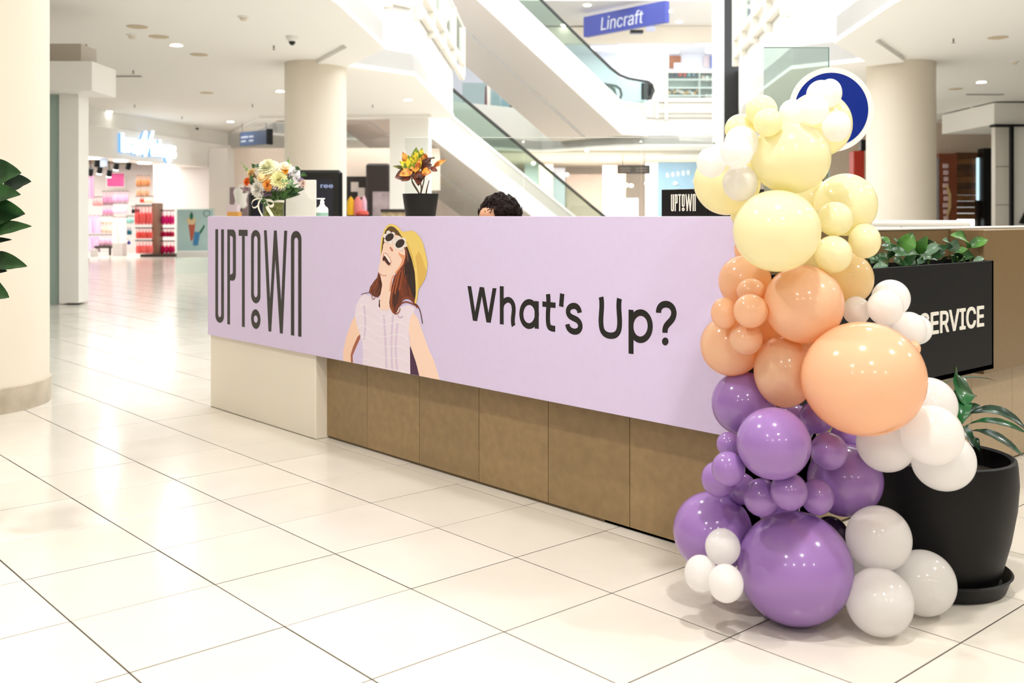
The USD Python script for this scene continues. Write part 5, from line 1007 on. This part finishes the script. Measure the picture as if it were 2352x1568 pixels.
# ---- big black floor pot
dq = 3.30; pc = W((2160 - U0) / F * dq, dq); sq = dq / F
M_pot = mat('floor_pot_black', (14, 13, 14), .5, vary=.1, scale=14, specular_ior_level=.25)
fp = thing('floor_pot', 'large black barrel-shaped floor pot standing on a saucer', 'plant pot', pc)
zr = H - (1044 - V0) / F * dq; rq = 164 * sq
fp.part('pot', shift(lathe([(0, .03), (rq * .74, .03), (rq * .80, .07), (rq * .90, .16), (rq * .975, .26), (rq, .34), (rq * .985, zr - .02), (rq * .97, zr), (rq * .93, zr + .004), (rq * .89, zr - .002), (rq * .87, zr - .06), (0, zr - .06)], 72), pc), M_pot, smooth=40)
fp.part('soil', shift(lathe([(0, zr - .058), (rq * .87, zr - .058)], 32), pc), mat('soil', (46, 36, 28), .9))
solo('pot_saucer', shift(lathe([(0, 0), (rq * .80, 0), (rq * .84, .006), (rq * .90, .045), (rq * .93, .052), (rq * .90, .056), (rq * .85, .045), (rq * .78, .029), (0, .029)], 72), pc), M_pot, 'black glazed saucer under the large floor pot', 'saucer', smooth=40)
PL = leafmat('lily_leaf', (14, 66, 30), (26, 96, 46), 14., .22, .1); PLd = leafmat('lily_leaf_dark', (22, 50, 34), (40, 78, 52), 14., .25, .1)
A5 = lambda x, y, d: at(2050 + x / 5.225, 820 + y / 5.225, d)
ly = thing('peace_lily', 'glossy dark green broad-leaved plant in the large floor pot', 'plant', pc + UZ * (zr - .05))
def arcleaf(P, w, m_, up, n=12):
    P = spline(P, n + 1); V, Fc = [], []; T = np.gradient(P, axis=0)
    for i, q in enumerate(P):
        t = T[i] / np.linalg.norm(T[i]); s = np.cross(t, up); s /= np.linalg.norm(s); nn = np.cross(s, t); f = i / n; pr = max(.02, math.sin(math.pi * f ** .85) ** .75)
        for g in (-1, -.5, 0, .5, 1): V.append(q + s * g * w / 2 * pr + nn * (abs(g) * .16 * w * pr + .02 * w * math.sin(f * 26) * abs(g)))
    for i in range(n):
        for k in range(4): p = i * 5 + k; Fc += [(p, p + 1, p + 6), (p, p + 6, p + 5)]
    m = trimesh.Trimesh(V, Fc, process=False); ly.part('leaf', cat(m, trimesh.Trimesh(np.array(V) + UZ * .0012, [f[::-1] for f in Fc], process=False)), m_, smooth=True)
k5 = 1 / 5.225 / F * 3.35
arcleaf([A5(770, 205, 3.46), A5(815, 340, 3.37), A5(850, 460, 3.31), A5(885, 600, 3.28)], 400 * k5, PL, UN)
arcleaf([A5(790, 470, 3.36), A5(820, 640, 3.27), A5(840, 800, 3.25)], 250 * k5, PL, UN + UZ * .3)
arcleaf([A5(860, 660, 3.42), A5(950, 620, 3.44), A5(1050, 580, 3.46)], 130 * k5, PLd, UN + UZ * .6)
arcleaf([A5(930, 680, 3.42), A5(1240, 650, 3.36), A5(1610, 880, 3.30)], 150 * k5, PLd, UZ + UN * .8)
arcleaf([A5(900, 820, 3.40), A5(1230, 780, 3.3), A5(1620, 920, 3.22)], 130 * k5, PL, UZ + UN * .7)
arcleaf([A5(930, 890, 3.36), A5(1220, 950, 3.24), A5(1570, 1190, 3.14)], 140 * k5, PLd, UZ + UN * .8)
arcleaf([A5(810, 820, 3.36), A5(900, 930, 3.27), A5(975, 1085, 3.22)], 130 * k5, PLd, UN + UZ * .5)
arcleaf([A5(640, 300, 3.5), A5(1000, 245, 3.55), A5(1250, 292, 3.6)], 50 * k5, PLd, UZ + UN * .15)
arcleaf([A5(960, 940, 3.36), A5(1010, 1040, 3.3), A5(1050, 1130, 3.3)], 90 * k5, PLd, UN + UZ * .4)
arcleaf([A5(600, 500, 3.5), A5(520, 350, 3.6), A5(480, 250, 3.66)], 150 * k5, PL, UN + UZ * .3)
for (x, y, d) in ((790, 250, 3.44), (790, 470, 3.36), (930, 680, 3.42), (900, 820, 3.40), (930, 890, 3.36), (810, 820, 3.36), (640, 300, 3.5), (600, 500, 3.5)):
    a = pc + UZ * (zr - .06); b = A5(x, y, d); ly.part('stem', tube(spline([a + UX * random.uniform(-.03, .03), (a + b) / 2 + UZ * .03, b], 10), .004, 6), mat('lily_stem', (40, 92, 44), .5), smooth=True)
# ---- fiddle leaf plant at the left edge
dfl = 3.7; ft = at(-200, 520, dfl); FG = leafmat('fiddle_leaf', (22, 52, 22), (42, 80, 36), 12., .35, .1); FD = leafmat('fiddle_leaf_dark', (18, 32, 24), (34, 50, 38), 12., .4, .08)
fg = thing('fiddle_leaf_plant', 'dark green broad-leaved plant reaching in at the left edge before the column', 'plant', (ft[0], ft[1], .30))
fg.part('trunk', tube([(ft[0], ft[1], .28), (ft[0] + .01, ft[1], .7), (ft[0], ft[1] + .01, 1.1), (ft[0], ft[1], 1.5)], .014, 8), mat('bark', (96, 78, 62), .8), smooth=True)
sf_ = dfl / F
for a, b, w, m_, o in (((-60, 415), (48, 396), 58, FG, 0), ((5, 432), (71, 416), 34, FD, -.06), ((-50, 452), (47, 446), 36, FG, .06), ((-55, 497), (57, 490), 52, FG, .02), ((-40, 535), (72, 519), 26, FG, .05), ((-40, 560), (27, 550), 12, FD, 0), ((-40, 596), (62, 611), 32, FG, .03), ((-40, 622), (16, 622), 20, FD, -.03), ((-60, 655), (21, 682), 40, FG, .04), ((-90, 470), (-160, 440), 50, FG, 0), ((-90, 560), (-170, 570), 50, FG, .03), ((-80, 400), (-120, 340), 50, FG, 0)):
    b0 = np.array([ft[0], ft[1], at(*a, dfl)[2] - .04]); a0 = at(*a, dfl - o); fg.part('leaf_stalk', tube(spline([b0, (b0 + a0) / 2 + UZ * .02, a0], 6), .004, 6), mat('bark', (96, 78, 62), .8), smooth=True)
    fg.part('leaf', leaf_mesh(at(*a, dfl - o), at(*b, dfl - o - .05), w * sf_ * 1.5, UN * .95 + UZ * .45, .06, .2, 12, .02), m_, smooth=True)
fq = thing('floor_planter', 'dark planter holding the broad-leaved plant at the left edge', 'plant pot', (ft[0], ft[1], 0)); fq.part('pot', shift(lathe([(0, 0), (.15, 0), (.2, .3), (.185, .3), (.18, .27), (0, .27)], 32), (ft[0], ft[1], 0)), M_pot, smooth=40)
# ================================================================ the printed figure on the lilac panel (flat print)
def A3(*p): return [pp(760 + x / 3.92, 490 + y / 3.92) for x, y in p]
def D6(*p): return [pp(830 + x / 6.818, 500 + y / 6.818) for x, y in p]
PK = [0]
clip = sbox(XL, ZB + .001, XR, ZT)
def ink(name, g, rgb, lab=None, vary=0.0, scale=30):
    PK[0] += 1; g = g.buffer(0).intersection(clip)
    panel.part('printed_' + name, on_panel(g, .0002, .00004 * PK[0]), mat('print_%d_%d_%d' % rgb, rgb, .4, vary=vary, scale=scale), label=lab)
def blobp(P, sm=True):
    if not sm: return Polygon(P)
    P = np.array(P); from_ = Polygon(P).buffer(0); return from_.buffer(.006, join_style=1).buffer(-.010, join_style=1).buffer(.004, join_style=1)
def line(P, w): return LineString(spline(P, 24)).buffer(w / 2)
ink('arm', blobp(A3((218, 920), (248, 1010), (265, 1105), (225, 1210), (190, 1290), (200, 1380), (110, 1370), (112, 1240), (140, 1110), (185, 980))), (253, 214, 190), 'printed bare arm at the left')
ink('arm_shade', blobp(A3((266, 1085), (264, 1125), (225, 1210), (196, 1280), (200, 1380), (182, 1380), (178, 1270), (200, 1200), (240, 1110))), (170, 96, 70))
ink('strap', blobp(A3((710, 1180), (755, 1290), (770, 1360), (820, 1480), (714, 1480))), (74, 36, 70), 'printed dark purple strap')
ink('arm', blobp(A3((712, 935), (742, 885), (785, 950), (830, 1080), (880, 1220), (930, 1330), (990, 1530), (805, 1500), (770, 1350), (715, 1190), (700, 1050))), (254, 220, 200), 'printed bare arm at the right')
ink('hair', blobp(D6((270, 840), (300, 900), (325, 1010), (328, 1100), (300, 1200), (260, 1250), (200, 1235), (150, 1200), (118, 1165), (140, 1080), (200, 990), (245, 940))), (112, 52, 34), 'printed auburn hair left of the neck', .3, 60)
ink('top', blobp(A3((300, 722), (355, 745), (430, 765), (435, 820), (450, 865), (490, 874), (540, 855), (600, 850), (700, 825), (762, 850), (745, 890), (715, 935), (705, 1010), (700, 1100), (712, 1200), (716, 1480), (285, 1400), (290, 1250), (285, 1160), (262, 1080), (235, 1000), (216, 915), (225, 830), (260, 765))), (240, 226, 240), 'printed pale pink sleeveless top')
for P in ([(560, 920), (548, 1100), (556, 1440)], [(478, 930), (492, 1150), (500, 1400)], [(600, 1000), (585, 1200), (600, 1430)], [(300, 840), (310, 1000), (300, 1120)]): ink('fold', line(A3(*P), .020), (231, 213, 233)); ink('fold', line(A3(*P), .009), (222, 200, 228))
for P in ([(262, 830), (330, 830), (390, 885), (440, 930), (530, 922), (610, 880)], [(225, 915), (300, 910), (380, 965), (470, 1000), (590, 980), (700, 1030)], [(250, 1025), (310, 1015), (390, 1080), (480, 1110), (590, 1090), (700, 1140)], [(270, 1118), (330, 1120), (400, 1165), (520, 1200), (600, 1195), (708, 1240)], [(286, 1210), (330, 1222), (400, 1265), (500, 1300), (620, 1310), (712, 1342)], [(290, 1310), (350, 1330), (450, 1380), (560, 1405), (712, 1440)]): ink('stripe', line(A3(*P), .0028), (250, 246, 250))
ink('hat_lining', blobp(D6((425, 118), (490, 110), (570, 150), (640, 240), (690, 360), (660, 420), (560, 330), (430, 330), (380, 420), (330, 600), (308, 600), (306, 470), (322, 320), (370, 190))), (98, 70, 30), 'printed brown shadow under the hat brim')
ink('face', blobp(D6((345, 420), (400, 330), (480, 300), (540, 265), (600, 285), (650, 320), (690, 420), (690, 560), (685, 650), (655, 730), (600, 810), (530, 880), (495, 950), (475, 1060), (465, 1150), (455, 1250), (440, 1330), (465, 1410), (400, 1445), (330, 1445), (295, 1420), (272, 1380), (280, 1300), (310, 1160), (330, 1050), (318, 990), (300, 900), (273, 850), (268, 800), (295, 700), (300, 640), (318, 560), (338, 480))), (252, 220, 202), 'printed laughing face and neck')
ink('cheek', blobp(D6((560, 515), (620, 565), (690, 590), (685, 680), (655, 735), (600, 810), (530, 885), (492, 950), (472, 1070), (462, 1160), (440, 1150), (452, 1040), (478, 930), (540, 840), (610, 745), (645, 650), (600, 590))), (236, 160, 120))
ink('neck_shade', blobp(D6((272, 1380), (280, 1290), (312, 1150), (330, 1050), (300, 1220), (292, 1330), (300, 1425))), (60, 36, 34))
ink('chin_shade', line(D6((285, 870), (340, 905), (395, 900)), .005), (214, 160, 140))
ink('hair', blobp(D6((660, 430), (760, 470), (800, 640), (850, 850), (866, 1050), (864, 1200), (842, 1345), (800, 1310), (760, 1250), (690, 1240), (640, 1275), (605, 1330), (590, 1400), (560, 1475), (520, 1505), (480, 1470), (450, 1400), (440, 1320), (458, 1200), (480, 1060), (520, 915), (600, 805), (660, 725), (690, 620), (690, 520))), (112, 48, 26), 'printed auburn hair right of the face', .35, 70)
ink('hair_shade', blobp(D6((690, 440), (760, 500), (820, 740), (855, 1000), (862, 1200), (840, 1300), (795, 1180), (745, 1050), (690, 930), (650, 830), (700, 700), (715, 560))), (42, 24, 22))
ink('hair_shade', blobp(D6((520, 1150), (560, 1080), (600, 1180), (570, 1330), (520, 1420), (490, 1330))), (62, 30, 24))
for P, w, c_ in (([(570, 850), (505, 1090), (468, 1340), (500, 1470)], .008, (176, 90, 48)), ([(610, 830), (565, 1000), (530, 1180)], .008, (186, 96, 52)), ([(650, 830), (625, 980), (600, 1130)], .007, (168, 84, 46)), ([(700, 900), (690, 1010), (660, 1120)], .006, (120, 56, 34)), ([(640, 1290), (700, 1250), (770, 1270), (830, 1340), (880, 1400)], .009, (150, 72, 50)), ([(600, 1380), (680, 1320), (760, 1330), (830, 1360)], .007, (136, 62, 44)), ([(260, 930), (240, 1040), (190, 1110)], .006, (156, 78, 46)), ([(850, 1350), (920, 1450), (945, 1560), (960, 1650)], .006, (84, 44, 40)), ([(130, 1170), (70, 1180), (0, 1200)], .003, (90, 50, 46)), ([(690, 450), (720, 560), (735, 680)], .006, (150, 96, 72)), ([(590, 850), (530, 1060), (500, 1260), (520, 1420)], .005, (98, 42, 24)), ([(630, 850), (590, 1020), (560, 1160), (545, 1330)], .005, (96, 42, 24)), ([(680, 800), (655, 980), (640, 1130), (660, 1230)], .007, (140, 66, 36)), ([(730, 900), (725, 1060), (740, 1210)], .006, (92, 42, 28)), ([(290, 930), (280, 1060), (230, 1170)], .005, (70, 32, 24)), ([(300, 1000), (305, 1100), (270, 1210)], .006, (62, 30, 24)), ([(225, 980), (190, 1060), (150, 1140), (170, 1200)], .004, (168, 90, 54)), ([(170, 1210), (180, 1270), (220, 1250)], .004, (110, 60, 50)), ([(590, 1390), (640, 1300), (720, 1260), (800, 1300), (850, 1370)], .006, (110, 50, 34)), ([(470, 1370), (500, 1480), (560, 1500), (610, 1420)], .006, (150, 74, 44)), ([(560, 1480), (600, 1560), (650, 1540)], .003, (200, 160, 200))): ink('strand', line(D6(*P), w), c_)
ink('hat', blobp(D6((310, 605), (302, 470), (316, 320), (362, 185), (420, 108), (480, 96), (540, 115), (600, 165), (650, 217), (720, 212), (790, 198), (850, 222), (920, 298), (970, 398), (1012, 560), (1042, 700), (1034, 820), (1002, 960), (934, 1072), (896, 1132), (886, 1232), (862, 1345), (836, 1335), (858, 1200), (856, 1050), (842, 850), (796, 650), (738, 485), (692, 380), (642, 300), (582, 205), (520, 146), (470, 132), (424, 146), (382, 200), (344, 312), (326, 450), (318, 560)), False), (240, 210, 116), 'printed yellow bucket hat')
ink('hat_shade', blobp(D6((850, 620), (900, 520), (950, 600), (1000, 760), (1024, 820), (1000, 950), (930, 1066), (896, 1120), (892, 960), (876, 780))), (226, 186, 94))
ink('hat_shade', blobp(D6((690, 330), (740, 400), (800, 560), (850, 760), (866, 980), (850, 830), (800, 640), (738, 470))), (226, 188, 92))
for cx, cy, R_, lx_, ly_, an in ((447, 305, 92, 74, 54, 40), (612, 402, 98, 80, 58, 42)):
    pt = [Polygon(D6(*[(cx + R_ * .78 * math.cos(a) + R_ * .38 * math.cos(t), cy + R_ * .78 * math.sin(a) + R_ * .38 * math.sin(t)) for t in np.linspace(0, 6.28, 20)])) for a in np.arange(6) * 1.047 + .3]
    ink('sunglasses', unary_union(pt + [Polygon(D6(*[(cx + R_ * .7 * math.cos(t), cy + R_ * .7 * math.sin(t)) for t in np.linspace(0, 6.28, 24)]))]), (238, 230, 226), 'printed white flower-shaped sunglasses rim')
    ca, sa_ = math.cos(math.radians(-an)), math.sin(math.radians(-an)); ink('lens', Polygon(D6(*[(cx + lx_ * math.cos(t) * ca - ly_ * math.sin(t) * sa_, cy + lx_ * math.cos(t) * sa_ + ly_ * math.sin(t) * ca) for t in np.linspace(0, 6.28, 30)])), (52, 36, 36), 'printed dark lens')
ink('nose', blobp(D6((432, 445), (462, 455), (500, 495), (500, 530), (478, 520), (455, 480))), (196, 124, 100))
ink('lips', Polygon(D6((352, 548), (400, 555), (455, 625), (475, 690), (462, 745), (420, 740), (375, 690), (335, 670), (338, 625))).buffer(0), (224, 158, 150))
ink('mouth', Polygon(D6((366, 578), (402, 615), (440, 678), (460, 722), (435, 745), (402, 712), (372, 668), (343, 672), (340, 640))).buffer(0), (64, 20, 22), 'printed open laughing mouth')
ink('teeth', Polygon(D6((358, 560), (402, 572), (450, 638), (466, 692), (446, 702), (420, 660), (384, 606), (364, 590))).buffer(0), (248, 238, 228))
